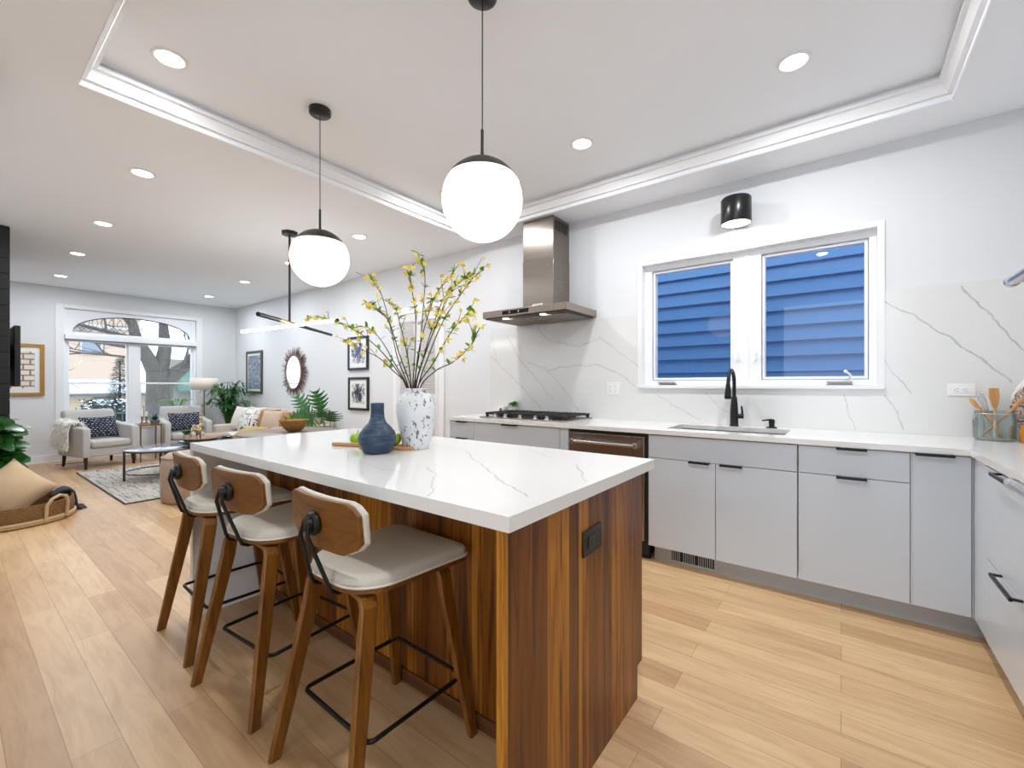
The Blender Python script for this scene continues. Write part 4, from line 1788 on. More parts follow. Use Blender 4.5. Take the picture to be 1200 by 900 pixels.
# cutting board and apples
cb = thing('cutting_board', 'light wooden paddle board lying behind the blue vase', 'cutting board', (-1.74, 1.315, CT), R(22))
M_BOARD = wood('board_maple', (168, 118, 70), (206, 160, 108), 0, .5, 1.0)
b = MB()
b.prism(rrect(.30, .12, .04), .0, .016)
b.build('board', M_BOARD, cb, bevel=.004)
b = MB()
b.prism(rrect(.20, .032, .015, cx=-.225), .001, .017)
b.build('handle', M_BOARD, cb, bevel=.005)
M_APPLE = plain('green_apple_skin', (150, 190, 44), .3, var=.15, scale=14)


def apple(label, loc, seed):
    t = thing('green_apple', label, 'apple', loc, seed)
    b = MB()
    pr_ = []
    for k in range(15):
        a = -PI / 2 + PI * k / 14
        r = .036 * math.cos(a) ** .85 if abs(math.cos(a)) > 1e-6 else 0
        z = .032 * math.sin(a) + .031
        if k > 11:
            z -= .004 * (k - 11)
        pr_.append((max(r, 1e-4), z))
    b.lathe(pr_, n=24)
    b.build('fruit', M_APPLE, t, smooth=80)
    b = MB()
    b.tube([(0, 0, .05), (.003, 0, .064), (.007, .002, .074)], .0016, 6)
    b.build('stem', plain('apple_stem', (86, 62, 36), .8), t)


_a1 = at(424.5, 523, z=CT + .016)
_a2 = at(463.5, 522, z=CT + .016)
apple('green apple showing left of the blue vase', (-1.98, 1.293, CT), .3)
apple('green apple showing between the blue and white vases', (-1.715, 1.318, CT + .0165), 1.9)

# flowering branches
M_STEM = plain('branch_bark', (66, 48, 38), .8, var=.25, scale=40)
M_PETAL = plain('yellow_petal', (244, 224, 116), .55, var=.12, scale=40)
M_BLEAF = plain('young_leaf', (104, 156, 48), .5, var=.3, scale=30)
rnd = random.Random(11)
BR = [  # (photo points from mouth upwards, depth shift of the tip, blossoms, leaves)
    ([(478, 459), (462, 430), (440, 405), (418, 388), (395, 378), (372, 371), (360, 375)], -.10, 8, 5),
    ([(479, 459), (462, 425), (446, 398), (430, 383), (412, 384), (402, 380)], .10, 6, 4),
    ([(480, 459), (466, 420), (458, 385), (447, 345), (436, 328), (417, 319)], .05, 6, 4),
    ([(482, 459), (468, 415), (455, 375), (441, 362), (429, 355)], -.14, 5, 5),
    ([(484, 459), (486, 420), (487, 370), (482, 335), (481, 318), (487, 307)], -.05, 7, 5),
    ([(485, 459), (492, 410), (496, 360), (498, 325), (493, 305), (487, 292)], .12, 6, 5),
    ([(487, 459), (496, 420), (508, 380), (520, 350), (530, 338), (537, 322)], .02, 7, 5),
    ([(489, 459), (503, 415), (520, 375), (540, 345), (555, 325), (566, 317)], .14, 8, 5),
    ([(488, 459), (508, 425), (528, 390), (541, 375), (552, 365), (557, 372)], -.10, 7, 5),
    ([(491, 459), (510, 435), (530, 425), (545, 412), (556, 398), (557, 380)], -.12, 5, 4),
    ([(483, 459), (478, 420), (470, 385), (463, 360), (452, 350)], -.02, 7, 6),
    ([(486, 459), (490, 415), (503, 365), (514, 340), (528, 325), (533, 310)], -.12, 6, 5),
    ([(481, 459), (458, 432), (442, 418), (425, 410), (412, 402), (400, 399)], -.05, 6, 4),
    ([(486, 459), (500, 410), (516, 370), (527, 345), (540, 330), (558, 320)], -.02, 8, 6),
]
for bi, (px, dep, nb_, nl) in enumerate(BR):
    root = Vector((vx + rnd.uniform(-.02, .02), vy + rnd.uniform(-.02, .02), CT + .03))
    t = thing('flowering_branch', 'twiggy branch with yellow blossoms standing in the white vase', 'flowering branch', root, 0, 'yellow flowering branches in the white vase')
    pts = [Vector((0, 0, 0))]
    n = len(px)
    for i, (u, v) in enumerate(px):
        f = i / (n - 1)
        p = at(u, v, y=vy + dep * f + (rnd.uniform(-.012, .012) if i == 0 else 0))
        pts.append(p - root)
    # smooth the path (Catmull-Rom)
    path = []
    for i in range(len(pts) - 1):
        p0, p1, p2, p3 = pts[max(i - 1, 0)], pts[i], pts[i + 1], pts[min(i + 2, len(pts) - 1)]
        for q in range(5):
            s = q / 5
            path.append(.5 * ((2 * p1) + (p2 - p0) * s + (2 * p0 - 5 * p1 + 4 * p2 - p3) * s * s + (3 * p1 - p0 - 3 * p2 + p3) * s ** 3))
    path.append(pts[-1])
    b = MB()
    N_ = len(path)
    b.tube(path, [.0034 * (1 - .72 * i / N_) for i in range(N_)], 6)
    tips = []
    for k in range(4):
        i = rnd.randint(int(N_ * .42), N_ - 4)
        d = (path[i + 2] - path[i]).normalized()
        s = (d + Vector((rnd.uniform(-.7, .7), rnd.uniform(-.7, .7), rnd.uniform(-.1, .5)))).normalized()
        L = rnd.uniform(.05, .12)
        q = [path[i], path[i] + s * L * .5 + Vector((0, 0, .004)), path[i] + s * L]
        b.tube(q, [.0016, .0013, .0008], 5)
        tips.append(q[2])
    b.build('stem', M_STEM, t)
    fl = MB()
    for k in range(nb_ * 2 + 2):
        i = rnd.randint(int(N_ * .40), N_ - 2)
        c = path[i] + Vector((rnd.uniform(-.012, .012), rnd.uniform(-.012, .012), rnd.uniform(-.01, .01)))
        if k < len(tips):
            c = tips[k]
        ax = Vector((rnd.uniform(-1, 1), rnd.uniform(-1, .3), rnd.uniform(-.8, .5))).normalized()
        s = ax.orthogonal().normalized()
        s2 = ax.cross(s)
        k0 = rnd.uniform(0, 6)
        for q in range(4):
            a = k0 + q * PI / 2
            dr = (s * math.cos(a) + s2 * math.sin(a)) * .8 + ax * .55
            fl.leaf(c, dr, ax, rnd.uniform(.016, .023), .011, .1, .2, n=3)
    fl.build('blossoms', M_PETAL, t, smooth=60)
    lf = MB()
    for k in range(nl * 2):
        i = rnd.randint(int(N_ * .26), N_ - 2)
        for q in range(2):
            d = Vector((rnd.uniform(-1, 1), rnd.uniform(-1, 1), rnd.uniform(-.1, .9))).normalized()
            lf.leaf(path[i], d, (0, 0, 1), rnd.uniform(.026, .042), .017, .15, .25, n=4)
    lf.build('leaves', M_BLEAF, t, smooth=60)

# ------------------------------------------------------------------ on the back worktop
def pot_plant(name, label, loc, pot_prof, leaf_fn, pot_mat=M_POT, leaf_mat=M_GREEN_B, cat='potted plant', group=None):
    t = thing(name, label, cat, loc, 0, group)
    b = MB()
    b.lathe(pot_prof, n=24, cap1=False)
    b.build('pot', pot_mat, t)
    b = MB()
    leaf_fn(b)
    b.build('leaves', leaf_mat, t, smooth=60)
    return t


def herb(b, z0=.05, n=90, r=.05, seed=3, L=.028):
    q = random.Random(seed)
    for k in range(n):
        d = Vector((q.uniform(-1, 1), q.uniform(-1, 1), q.uniform(.0, 1.2))).normalized()
        p = Vector((0, 0, z0)) + d * r * q.uniform(.4, 1)
        b.leaf(p, (d + Vector((q.uniform(-.5, .5), q.uniform(-.5, .5), .1))), (0, 0, 1), L, L * .75, .2, .2, n=3)


pot_plant('herb_pot', 'small bright green herb in a white pot behind the cooktop', (-2.72, 3.52 + .09, CT), [(.0, .0), (.026, 0), (.034, .05), (.034, .056), (.028, .054), (.024, .03), (.0, .03)], lambda b: herb(b, .075, 110, .052, 3, .03))
bdt = thing('round_canister', 'round white canister by the wall left of the cooktop', 'canister', (-2.845, 3.595, CT))
b = MB()
b.lathe([(.0, 0), (.036, 0), (.044, .012), (.046, .05), (.042, .075), (.036, .08), (.0, .082)], n=26)
b.build('canister_body', M_POT, bdt)
b = MB()
b.lathe([(.008, .08), (.006, .088), (.010, .094), (.004, .102), (.0, .103)], n=14)
b.build('lid_knob', M_POT, bdt)
M_MILL = wood('mill_wood', (96, 52, 28), (140, 82, 46), 2, .4, 2)
for lb, xx, yy, hh in (('taller brown wooden shaker in front of the white canister', -2.835, 3.535, .062), ('shorter brown wooden shaker left of the herb pot', -2.79, 3.54, .044)):
    m_ = thing('wooden_shaker', lb, 'shaker', (xx, yy, CT))
    b = MB()
    b.lathe([(.0, 0), (.014, 0), (.012, hh * .35), (.015, hh * .65), (.011, hh * .92), (.0, hh)], n=16)
    b.build('shaker_body', M_MILL, m_)
    b = MB()
    b.ball((0, 0, hh), .006, 10, 6)
    b.build('top_knob', M_MILL, m_)

# utensil jar
jx, jy = .672, 3.505
M_JAR = clear_glass('thick_jar_glass', (240, 245, 244), .14)
jr = thing('utensil_jar', 'wide clear glass jar full of wooden utensils in the worktop corner', 'jar', (jx, jy, CT))
b = MB()
b.lathe([(.0, .003), (.072, .001), (.082, .008), (.084, .05), (.083, .098), (.076, .108), (.077, .122), (.074, .122), (.072, .108), (.079, .096), (.079, .012), (.0, .009)], n=36, cap0=False, cap1=False)
b.build('jar_glass', M_JAR, jr, smooth=50)
b = MB()
b.tube([(.077 * math.cos(2 * PI * k / 30), .077 * math.sin(2 * PI * k / 30), .111) for k in range(30)], .0022, 6, closed=True)
b.tube([(-.08, -.03, .1), (-.086, -.034, .085), (-.084, -.03, .06), (-.08, -.028, .1)], .0018, 6)
b.build('wire_clasp', M_CHROME, jr)
jr.scale = (1, 1, 1.34)
M_SPOON = wood('spoon_wood', (196, 140, 76), (226, 178, 114), 2, .5, 2)


def utensil(name, label, p0, p1, head, cat='utensil'):
    t = thing(name, label, cat, (jx, jy, CT))
    t.scale = (1, 1, 1.34)
    b = MB()
    b.tube([p0, Vector(p0).lerp(Vector(p1), .5), p1], [.0055, .005, .006], 8)
    b.build('handle', M_SPOON, t)
    b = MB()
    head(b)
    if name == 'wire_whisk':
        b.build('wire_head', M_CHROME, t)
    else:
        b.build('head', M_SPOON, t, bevel=.001, smooth=50)
    return t


def spat(c, d, w, L):
    def f(b):
        dd = Vector(d).normalized()
        s = Vector((.796, .605, 0))
        s = (s - dd * s.dot(dd)).normalized()
        nrm = s.cross(dd)
        p = Vector(c)
        pl = [(-.006, -.0), (.006, .0), (w * .32, L * .22), (w * .5, L * .62), (w * .44, L), (-w * .44, L), (-w * .5, L * .62), (-w * .32, L * .22)]
        a = [b.bm.verts.new(p + s * x + dd * y + nrm * .003) for x, y in pl]
        e = [b.bm.verts.new(p + s * x + dd * y - nrm * .003) for x, y in pl]
        b.bridge(a, e)
        b.cap(a)
        b.cap(e, True)
    return f


def spoonhead(c, d, w, L):
    def f(b):
        dd = Vector(d).normalized()
        s = dd.cross(Vector((.6, -.8, 0))).normalized()
        nrm = s.cross(dd)
        Mx = Matrix((s, nrm, dd)).transposed()
        b.ball(Vector(c) + dd * L * .5, (w / 2, .006, L / 2), 14, 8, Mx)
    return f


def whiskhead(c, d, w, L):
    def f(b):
        dd = Vector(d).normalized()
        s = dd.orthogonal().normalized()
        for k in range(5):
            a = k * PI / 5
            e = s * math.cos(a) + dd.cross(s) * math.sin(a)
            pts = []
            for q in range(17):
                ph = PI * q / 16
                pts.append(Vector(c) + dd * (L * math.sin(ph) ** .7) + e * (w / 2 * math.cos(ph) * (.25 + .75 * math.sin(ph))))
            b.tube(pts, .0011, 5)
    return f


utensil('wooden_spatula', 'broad slotted wooden spatula standing in the glass jar', (.012, -.005, .012), (.004, .008, .135), spat((.004, .008, .13), (-.05, .06, 1), .058, .085))
utensil('wooden_spoon', 'wooden spoon leaning left out of the glass jar', (.03, -.01, .014), (-.062, -.030, .135), spoonhead((-.062, -.030, .130), (-.60, -.12, .62), .024, .06))
utensil('wooden_spoon', 'wooden spoon leaning right out of the glass jar', (-.05, .0, .014), (.068, .018, .126), spoonhead((.066, .018, .122), (.66, .15, .75), .022, .075))
utensil('wire_whisk', 'wire whisk leaning left in the glass jar with wooden utensils', (.02, .02, .014), (-.022, .012, .118), whiskhead((-.022, .012, .112), (-.40, .05, 1), .05, .085))

# amber jar
aj = thing('amber_jar', 'small amber glass jar beside the utensil jar at the right edge', 'jar', (.792, 3.45, CT))
b = MB()
b.lathe([(.0, .001), (.036, .0), (.041, .006), (.041, .062), (.034, .072), (.034, .078)], n=26)
b.build('jar_body', plain('amber_glass', (196, 122, 34), .12, var=.2, scale=20), aj)
b = MB()
b.lathe([(.036, .076), (.037, .092), (.0, .094)], n=26)
b.build('lid', plain('amber_lid', (214, 150, 70), .35), aj)

# round woven charger leaning on the backsplash, with a plain white board behind it
M_WOV = NT('speckled_weave')
_vz = M_WOV.n('TexVoronoi')
M_WOV.l(M_WOV.obj(), _vz.inputs['Vector'])
_vz.inputs['Scale'].default_value = 95.0
M_WOV.color(M_WOV.ramp(_vz.outputs['Distance'], [(.0, lin((226, 212, 200))), (.45, lin((188, 168, 156))), (.8, lin((92, 76, 72)))]))
M_WOV.b.inputs['Roughness'].default_value = .75
M_WOV.bump(_vz.outputs['Distance'], .6, .01)
pl = thing('woven_charger', 'round speckled woven charger leaning on the backsplash at the right edge', 'charger plate', (.915, 3.530, CT + .003))
pl.rotation_euler = (R(78), 0, 0)
b = MB()
b.lathe([(.0, -.006), (.12, -.006), (.165, -.004), (.17, .0), (.165, .006), (.12, .003), (.0, .003)], (0, .17, 0), 44, False, False)
b.build('charger_disc', M_WOV.m, pl, smooth=60)
b = MB()
b.tube([(.168 * math.cos(2 * PI * k / 44), .17 + .168 * math.sin(2 * PI * k / 44), .002) for k in range(44)], .006, 6, closed=True)
b.build('rim', M_WOV.m, pl)
wp = thing('white_board', 'round white serving board standing behind the woven charger', 'serving board', (.955, 3.582, CT + .003))
wp.rotation_euler = (R(82), 0, 0)
b = MB()
b.lathe([(.0, -.009), (.196, -.009), (.20, -.005), (.20, .005), (.196, .009), (.0, .009)], (0, .2, 0), 44, False, False)
b.build('board_disc', M_POT, wp, smooth=50)
b = MB()
b.tube([(0, .395, 0), (-.02, .415, 0), (0, .435, 0), (.02, .415, 0)], .004, 6, closed=True)
b.build('hanging_loop', M_SPOON, wp)

# ================================================================== DINING CORNER
M_DOAK = wood('pale_table_oak', (112, 96, 82), (146, 128, 112), 0, .5, .8)
dt = thing('dining_table', 'round pale wood pedestal dining table behind the island, under the chandelier', 'table', (-4.47, 2.15, 0))
b = MB()
b.lathe([(.0, .715), (.44, .715), (.47, .728), (.47, .742), (.46, .748), (.0, .748)], n=48, cap0=False, cap1=False)
b.build('tabletop', M_DOAK, dt)
b = MB()
b.lathe([(.28, 0), (.28, .02), (.09, .05), (.06, .12), (.055, .6), (.10, .70), (.2, .715)], n=28)
b.build('pedestal', M_DOAK, dt)
M_STRAW = plain('gold_woven_straw', (166, 120, 62), .5, metal=.25, var=.35, scale=60, bump=.9, bscale=70)
bw = thing('woven_bowl', 'gold openwork bowl on the dining table, just beyond the island edge', 'bowl', (-4.43, 2.17, .7485))
b = MB()
q = random.Random(4)
b.lathe([(.0, .002), (.045, .002), (.085, .03), (.118, .07), (.135, .115), (.131, .115), (.112, .07), (.08, .034), (.04, .008), (.0, .007)], n=36, cap0=False, cap1=False)
for k in range(46):
    a = q.uniform(0, 2 * PI)
    a2 = a + q.uniform(-.9, .9)
    pts = []
    for i in range(6):
        f = i / 5
        r, z = .05 + .088 * f ** .7, .006 + .112 * f ** 1.3
        an = a + (a2 - a) * f
        pts.append((r * math.cos(an), r * math.sin(an), z))
    b.tube(pts, .0045, 5)
b.build('bowl_weave', M_STRAW, bw)

# ================================================================== LIVING ROOM
# rug
M_RUG = NT('faded_line_rug')
_o = M_RUG.obj((1, 1, 1))
_w = M_RUG.noise(M_RUG.obj((2.2, 38, 1)), 1.3, 4, .7, .6)
_n2 = M_RUG.noise(_o, 2.2, 3)
_n3 = M_RUG.noise(_o, 30, 3)
_f = M_RUG.math('MULTIPLY', M_RUG.math('GREATER_THAN', _w, .54), M_RUG.math('GREATER_THAN', _n3, .40))
_base = M_RUG.mix(_n2, lin((180, 168, 152)), lin((206, 200, 192)))
M_RUG.color(M_RUG.mix(M_RUG.math('MULTIPLY', _f, .8), _base, lin((92, 94, 100))))
M_RUG.b.inputs['Roughness'].default_value = .95
M_RUG.bump(_n3, .3, .005)
rg = thing('area_rug', 'cream and grey faded line rug under the coffee tables', 'rug', (-7.1, 1.98, 0))
b = MB()
b.box(-1.29, 1.29, -.84, .72, .0, .012)
b.build('rug_pile', M_RUG.m, rg)
b = MB()
b.box(-1.30, 1.30, -.853, -.84, .0, .013)
b.box(1.29, 1.30, -.84, .72, .0, .013)
b.box(-1.30, -1.29, -.84, .72, .0, .013)
b.build('rug_binding', plain('rug_edge', (84, 80, 78), .9), rg)
RZ = .012

# armchairs (front faces local +x)
M_LINEN = fabric('light_linen', (204, 200, 196), (178, 174, 170))
M_DLEG = wood('dark_leg_wood', (30, 18, 14), (54, 32, 24), 2, .4)
ac = thing('armchair', 'light linen armchair with a white fur throw over one arm, left of the side table', 'armchair', (-8.99, 1.465, 0), R(13), 'armchairs by the street window')


def armchair_parts(t):
    b = MB()
    b.box(-.36, .33, -.30, .30, .17, .30)
    b.build('seat_base', M_LINEN, t, bevel=.02, seg=3)
    b = MB()
    b.box(-.24, .36, -.235, .235, .30, .405)
    b.build('seat_cushion', M_LINEN, t, bevel=.035, seg=4)
    for s in (-1, 1):
        b = MB()
        o = [(-.38, .17), (.34, .17), (.355, .56), (.33, .60), (.0, .615), (-.30, .66), (-.38, .68)]
        b.prism(o, min(s * .242, s * .335), max(s * .242, s * .335), 'y')
        b.build('armrest', M_LINEN, t, bevel=.022, seg=3)
    b = MB()
    b.prism([(-.38, .18), (-.24, .18), (-.27, .78), (-.31, .84), (-.40, .84), (-.43, .78)], -.30, .30, 'y')
    b.build('backrest', M_LINEN, t, bevel=.03, seg=4)
    for sx in (-.33, .29):
        for sy in (-.28, .28):
            b = MB()
            b.cyl((sx, sy, .172), (sx + (.02 if sx > 0 else -.02), sy * 1.02, 0), .024, .015, 12)
            b.build('leg', M_DLEG, t)


armchair_parts(ac)
ac2 = dup(ac, (-9.15, 2.585, 0), R(-6), 'light linen armchair right of the side table, half hidden by the bird statue', 'armchairs by the street window')
M_NAVY = NT('navy_dash_fabric')
_v = M_NAVY.n('TexBrick', offset=.5, offset_frequency=2)
M_NAVY.l(M_NAVY.obj((1, 1, 1), rot=(R(90), 0, 0)), _v.inputs['Vector'])
_v.inputs['Scale'].default_value = 1.0
_v.inputs['Brick Width'].default_value = .047
_v.inputs['Row Height'].default_value = .029
_v.inputs['Mortar Size'].default_value = .0108
_v.inputs['Mortar Smooth'].default_value = .1
_v.inputs['Color1'].default_value = (1, 1, 1, 1)
_v.inputs['Color2'].default_value = (1, 1, 1, 1)
_v.inputs['Mortar'].default_value = (0, 0, 0, 1)
_nn = M_NAVY.noise(M_NAVY.obj(), 46, 2)
_k = M_NAVY.math('MULTIPLY', M_NAVY.math('SUBTRACT', 1.0, _v.outputs['Fac']), M_NAVY.math('GREATER_THAN', _nn, .46))
M_NAVY.color(M_NAVY.mix(M_NAVY.math('MULTIPLY', _k, .95), M_NAVY.mix(_nn, lin((18, 25, 42)), lin((32, 42, 64))), lin((214, 216, 222))))
M_NAVY.b.inputs['Roughness'].default_value = .9
for lb, lc, an in (('navy dashed lumbar pillow on the left armchair, beside the fur throw', (-9.04, 1.462, .577), R(13)), ('navy dashed lumbar pillow on the right armchair, behind the bird statue', (-9.19, 2.585, .577), R(-6))):
    p = thing('lumbar_pillow', lb, 'pillow', lc, an + R(90), 'navy lumbar pillows')
    p.rotation_euler = (R(-14), 0, an + R(90))
    b = MB()
    b.pillow(.47, .33, .13)
    b.build('pillow_cover', M_NAVY.m, p, smooth=70)
# fur throw
M_FUR = plain('white_fur', (250, 246, 238), .95, var=.1, scale=30, bump=.5, bscale=90)
ft = thing('fur_throw', 'shaggy white fur throw hanging over the outer arm of the left armchair', 'throw', (-8.99, 1.465, 0), R(13))
b = MB()
q = random.Random(8)


def furp(u, v):
    # u along the arm, v across from inside over the top to outside
    path = [(-.20, .44), (-.215, .56), (-.25, .66), (-.30, .675), (-.36, .655), (-.385, .55), (-.395, .42), (-.40, .30)]
    k = min(int(v * 7), 6)
    f = v * 7 - k
    y = path[k][0] + (path[k + 1][0] - path[k][0]) * f
    z = path[k][1] + (path[k + 1][1] - path[k][1]) * f
    return Vector((-.36 + .44 * u + .03 * math.sin(v * 7), y, z + .05 * (1 - u) * (1 if v < .7 else .4)))


NU, NV = 14, 26
gr = [[b.bm.verts.new(furp(i / NU, j / NV)) for j in range(NV + 1)] for i in range(NU + 1)]
for i in range(NU):
    for j in range(NV):
        b.bm.faces.new((gr[i][j], gr[i + 1][j], gr[i + 1][j + 1], gr[i][j + 1]))
fo = b.build('hide', M_FUR, ft, solid=.012)
b = MB()
for k in range(2600):
    u, v = q.random(), q.random()
    p = furp(u, v)
    e = (furp(u, min(1, v + .02)) - p).normalized()
    d = Vector((q.uniform(-.6, .6), -.35 + q.uniform(-.5, .5), q.uniform(-.9, .1))) + e * .4
    if v < .35:
        d.y += .7
        d.z += .2
    b.leaf(p, d, (q.uniform(-1, 1), q.uniform(-1, 1), 1), q.uniform(.035, .07), .012, .3, 0, n=2)
o = b.build('fur_strands', M_FUR, ft)
o['kind'] = 'stuff'

# side table with two shelves
sd_ = thing('side_table', 'small gold-legged square side table between the two armchairs', 'side table', (-8.93, 2.03, 0))
M_TWOOD = wood('side_table_wood', (112, 78, 48), (152, 112, 74), 1, .5)
M_TGOLD = plain('antique_brass_legs', (140, 112, 78), .4, metal=.7, var=.12)
b = MB()
b.box(-.16, .16, -.14, .14, .565, .592)
b.build('tabletop', M_TWOOD, sd_, bevel=.003)
b = MB()
b.box(-.155, .155, -.135, .135, .195, .215)
b.build('shelf', M_TWOOD, sd_, bevel=.003)
for sx in (-1, 1):
    for sy in (-1, 1):
        b = MB()
        b.box(sx * .15 - .009, sx * .15 + .009, sy * .13 - .009, sy * .13 + .009, 0, .565)
        b.build('leg', M_TGOLD, sd_)
M_CANDLE = plain('candle_wax', (238, 230, 212), .5, var=.03)
for lb, yy, hh, xx in (('taller cream candle on the side table, on the left', -.085, .20, .02), ('shorter cream candle in the middle of the side table', -.01, .19, -.07)):
    c = thing('pillar_candle', lb, 'candle', (-8.93 + xx, 2.03 + yy, .592))
    b = MB()
    b.lathe([(.0, 0), (.030, 0), (.032, .01), (.014, .03), (.010, .06), (.013, hh * .55), (.018, hh * .6)], n=16)
    b.build('candlestick', M_TGOLD, c)
    b = MB()
    b.lathe([(.0, hh * .6), (.017, hh * .6), (.017, hh), (.015, hh + .004), (.0, hh + .003)], n=16)
    b.build('wax', M_CANDLE, c)
M_STONE = plain('grey_stone_pot', (120, 122, 126), .7, var=.15, scale=30)


def succ(b):
    q = random.Random(2)
    for k in range(40):
        a = k * 2.4
        e = 1 - k / 46
        d = Vector((math.cos(a) * e, math.sin(a) * e, .35 + (1 - e)))
        b.leaf((0, 0, .05), d, (0, 0, 1), .05 + .06 * e, .022, -.1, .3, n=3)
    for k in range(3):
        b.leaf((0, 0, .05), (q.uniform(-.2, .2), q.uniform(-.2, .2), 1), (1, 0, 0), .13, .014, 0, .2, n=3)


pot_plant('succulent', 'green succulent in a grey stone pot on the side table', (-8.87, 2.10, .592), [(.0, 0), (.05, 0), (.066, .03), (.066, .055), (.06, .055), (.05, .03), (0, .03)], succ, M_STONE, M_GREEN)

# nesting coffee tables
M_TTOP = plain('smoky_table_top', (150, 150, 156), .12, var=.06, scale=4)
M_TDARK = plain('dark_slate_top', (62, 66, 76), .15, var=.1, scale=5)
M_TLEG = plain('dark_bronze_leg', (72, 60, 52), .4, metal=.6, var=.1)


def coffee_table(label, loc, r, h, top, legs, ring_z, a0=R(-100)):
    t = thing('coffee_table', label, 'coffee table', loc, 0, 'round nesting coffee tables')
    b = MB()
    b.lathe([(.0, h - .014), (r - .006, h - .014), (r, h - .012), (r, h - .002), (r - .004, h), (.0, h)], n=44, cap0=False, cap1=False)
    b.build('tabletop', top, t, smooth=50)
    b = MB()
    b.tube([((r - .012) * math.cos(2 * PI * k / 40), (r - .012) * math.sin(2 * PI * k / 40), h - .02) for k in range(40)], .009, 6, closed=True)
    b.build('rim', M_TLEG, t)
    for k in range(legs):
        a = a0 + 2 * PI * k / legs
        p = Vector(((r - .02) * math.cos(a), (r - .02) * math.sin(a), 0))
        b = MB()
        b.box(p.x - .011, p.x + .011, p.y - .011, p.y + .011, 0, h - .02)
        b.build('leg', M_TLEG, t)
    b = MB()
    for k in range(legs):
        a = a0 + 2 * PI * k / legs
        a2 = a + 2 * PI / legs
        b.tube([((r - .02) * math.cos(x), (r - .02) * math.sin(x), ring_z + .02 * 0) for x in (a, a + (a2 - a) * .33, a + (a2 - a) * .66, a2)], .007, 6)
    b.build('stretcher', M_TLEG, t)
    return t


coffee_table('lower round coffee table with pale top and thin legs on the rug', (-7.08, 1.76, RZ), .40, .395, M_TTOP, 4, .10)
coffee_table('taller round coffee table with dark top carrying the bird statue', (-6.83, 2.22, RZ), .36, .475, M_TDARK, 3, .10, R(60))
TT = RZ + .475
ty = thing('serving_tray', 'round wooden tray under the bird statue on the dark coffee table', 'tray', (-6.83, 2.10, TT))
b = MB()
b.lathe([(.0, .0), (.16, .0), (.19, .012), (.195, .026), (.188, .026), (.16, .010), (.0, .010)], n=40, cap0=False, cap1=False)
b.build('tray_body', wood('tray_wood', (128, 96, 66), (176, 144, 108), 0, .5), ty)
# gilded long-necked bird statue
M_BIRD = NT('gilded_mottle')
_n = M_BIRD.noise(M_BIRD.obj(), 26, 4, .7)
M_BIRD.color(M_BIRD.ramp(_n, [(.38, lin((92, 66, 30))), (.5, lin((186, 150, 84))), (.6, lin((236, 226, 206)))]))
M_BIRD.b.inputs['Roughness'].default_value = .45
M_BIRD.bump(_n, .6, .01)
bs = thing('bird_statue', 'cream and gold long-necked bird statue standing on the tray', 'statue', (-6.86, 2.10, TT + .010), R(-35))
me = bpy.data.meshes.new('bird_body')
sk_v = [((.0, 0, .13), .040), ((.05, 0, .15), .062), ((.11, 0, .16), .050), ((.17, 0, .13), .018), ((-.035, 0, .17), .030), ((-.055, 0, .22), .019), ((-.05, 0, .28), .016), ((-.055, 0, .315), .022), ((-.085, 0, .318), .012), ((-.12, 0, .312), .004),
        ((.03, .02, .06), .012), ((.03, .02, .008), .010), ((.03, -.02, .06), .012), ((.03, -.02, .008), .010), ((.0, .02, .003), .006), ((.0, -.02, .003), .006)]
sk_e = [(0, 1), (1, 2), (2, 3), (0, 4), (4, 5), (5, 6), (6, 7), (7, 8), (8, 9), (1, 10), (10, 11), (1, 12), (12, 13), (11, 14), (13, 15)]
me.from_pydata([v for v, r in sk_v], sk_e, [])
bo = bpy.data.objects.new('bird_body', me)
COL.objects.link(bo)
bo.parent = bs
skm = bo.modifiers.new('skin', 'SKIN')
for i, (v, r) in enumerate(sk_v):
    me.skin_vertices[0].data[i].radius = (r, r)
me.skin_vertices[0].data[0].use_root = True
skm.use_smooth_shade = True
sb = bo.modifiers.new('smooth', 'SUBSURF')
sb.levels = sb.render_levels = 2
me.materials.append(M_BIRD.m)
b = MB()
for s in (-1, 1):
    for k in range(10):
        b.leaf((.02 + .008 * k, s * (.052 - .001 * k), .19 - .006 * k), (1, s * .1, -.25), (0, s, .2), .08, .03, .1, .1, n=3)
b.build('wings', M_BIRD.m, bs, solid=.004)


def tuft(b):
    q = random.Random(9)
    for k in range(60):
        a = q.uniform(0, 2 * PI)
        b.leaf((q.uniform(-.03, .03), q.uniform(-.03, .03), .05), (math.cos(a) * .7, math.sin(a) * .7, 1), (0, 0, 1), q.uniform(.06, .1), .014, .15, .2, n=3)


pot_plant('tuft_plant', 'small green tuft plant in a pale pot at the left of the bird statue', (-6.87, 1.965, TT + .0255), [(.0, 0), (.04, 0), (.05, .05), (.046, .05), (.04, .03), (0, .03)], tuft, plain('pale_pot', (206, 196, 178), .6), M_GREEN)
dish = thing('black_dish', 'shallow black dish on the dark coffee table right of the tray', 'dish', (-6.78, 2.40, TT))
b = MB()
b.lathe([(.0, 0), (.05, 0), (.08, .02), (.076, .021), (.05, .006), (.0, .006)], n=28, cap0=False, cap1=False)
b.build('dish_body', M_BLACKG, dish)

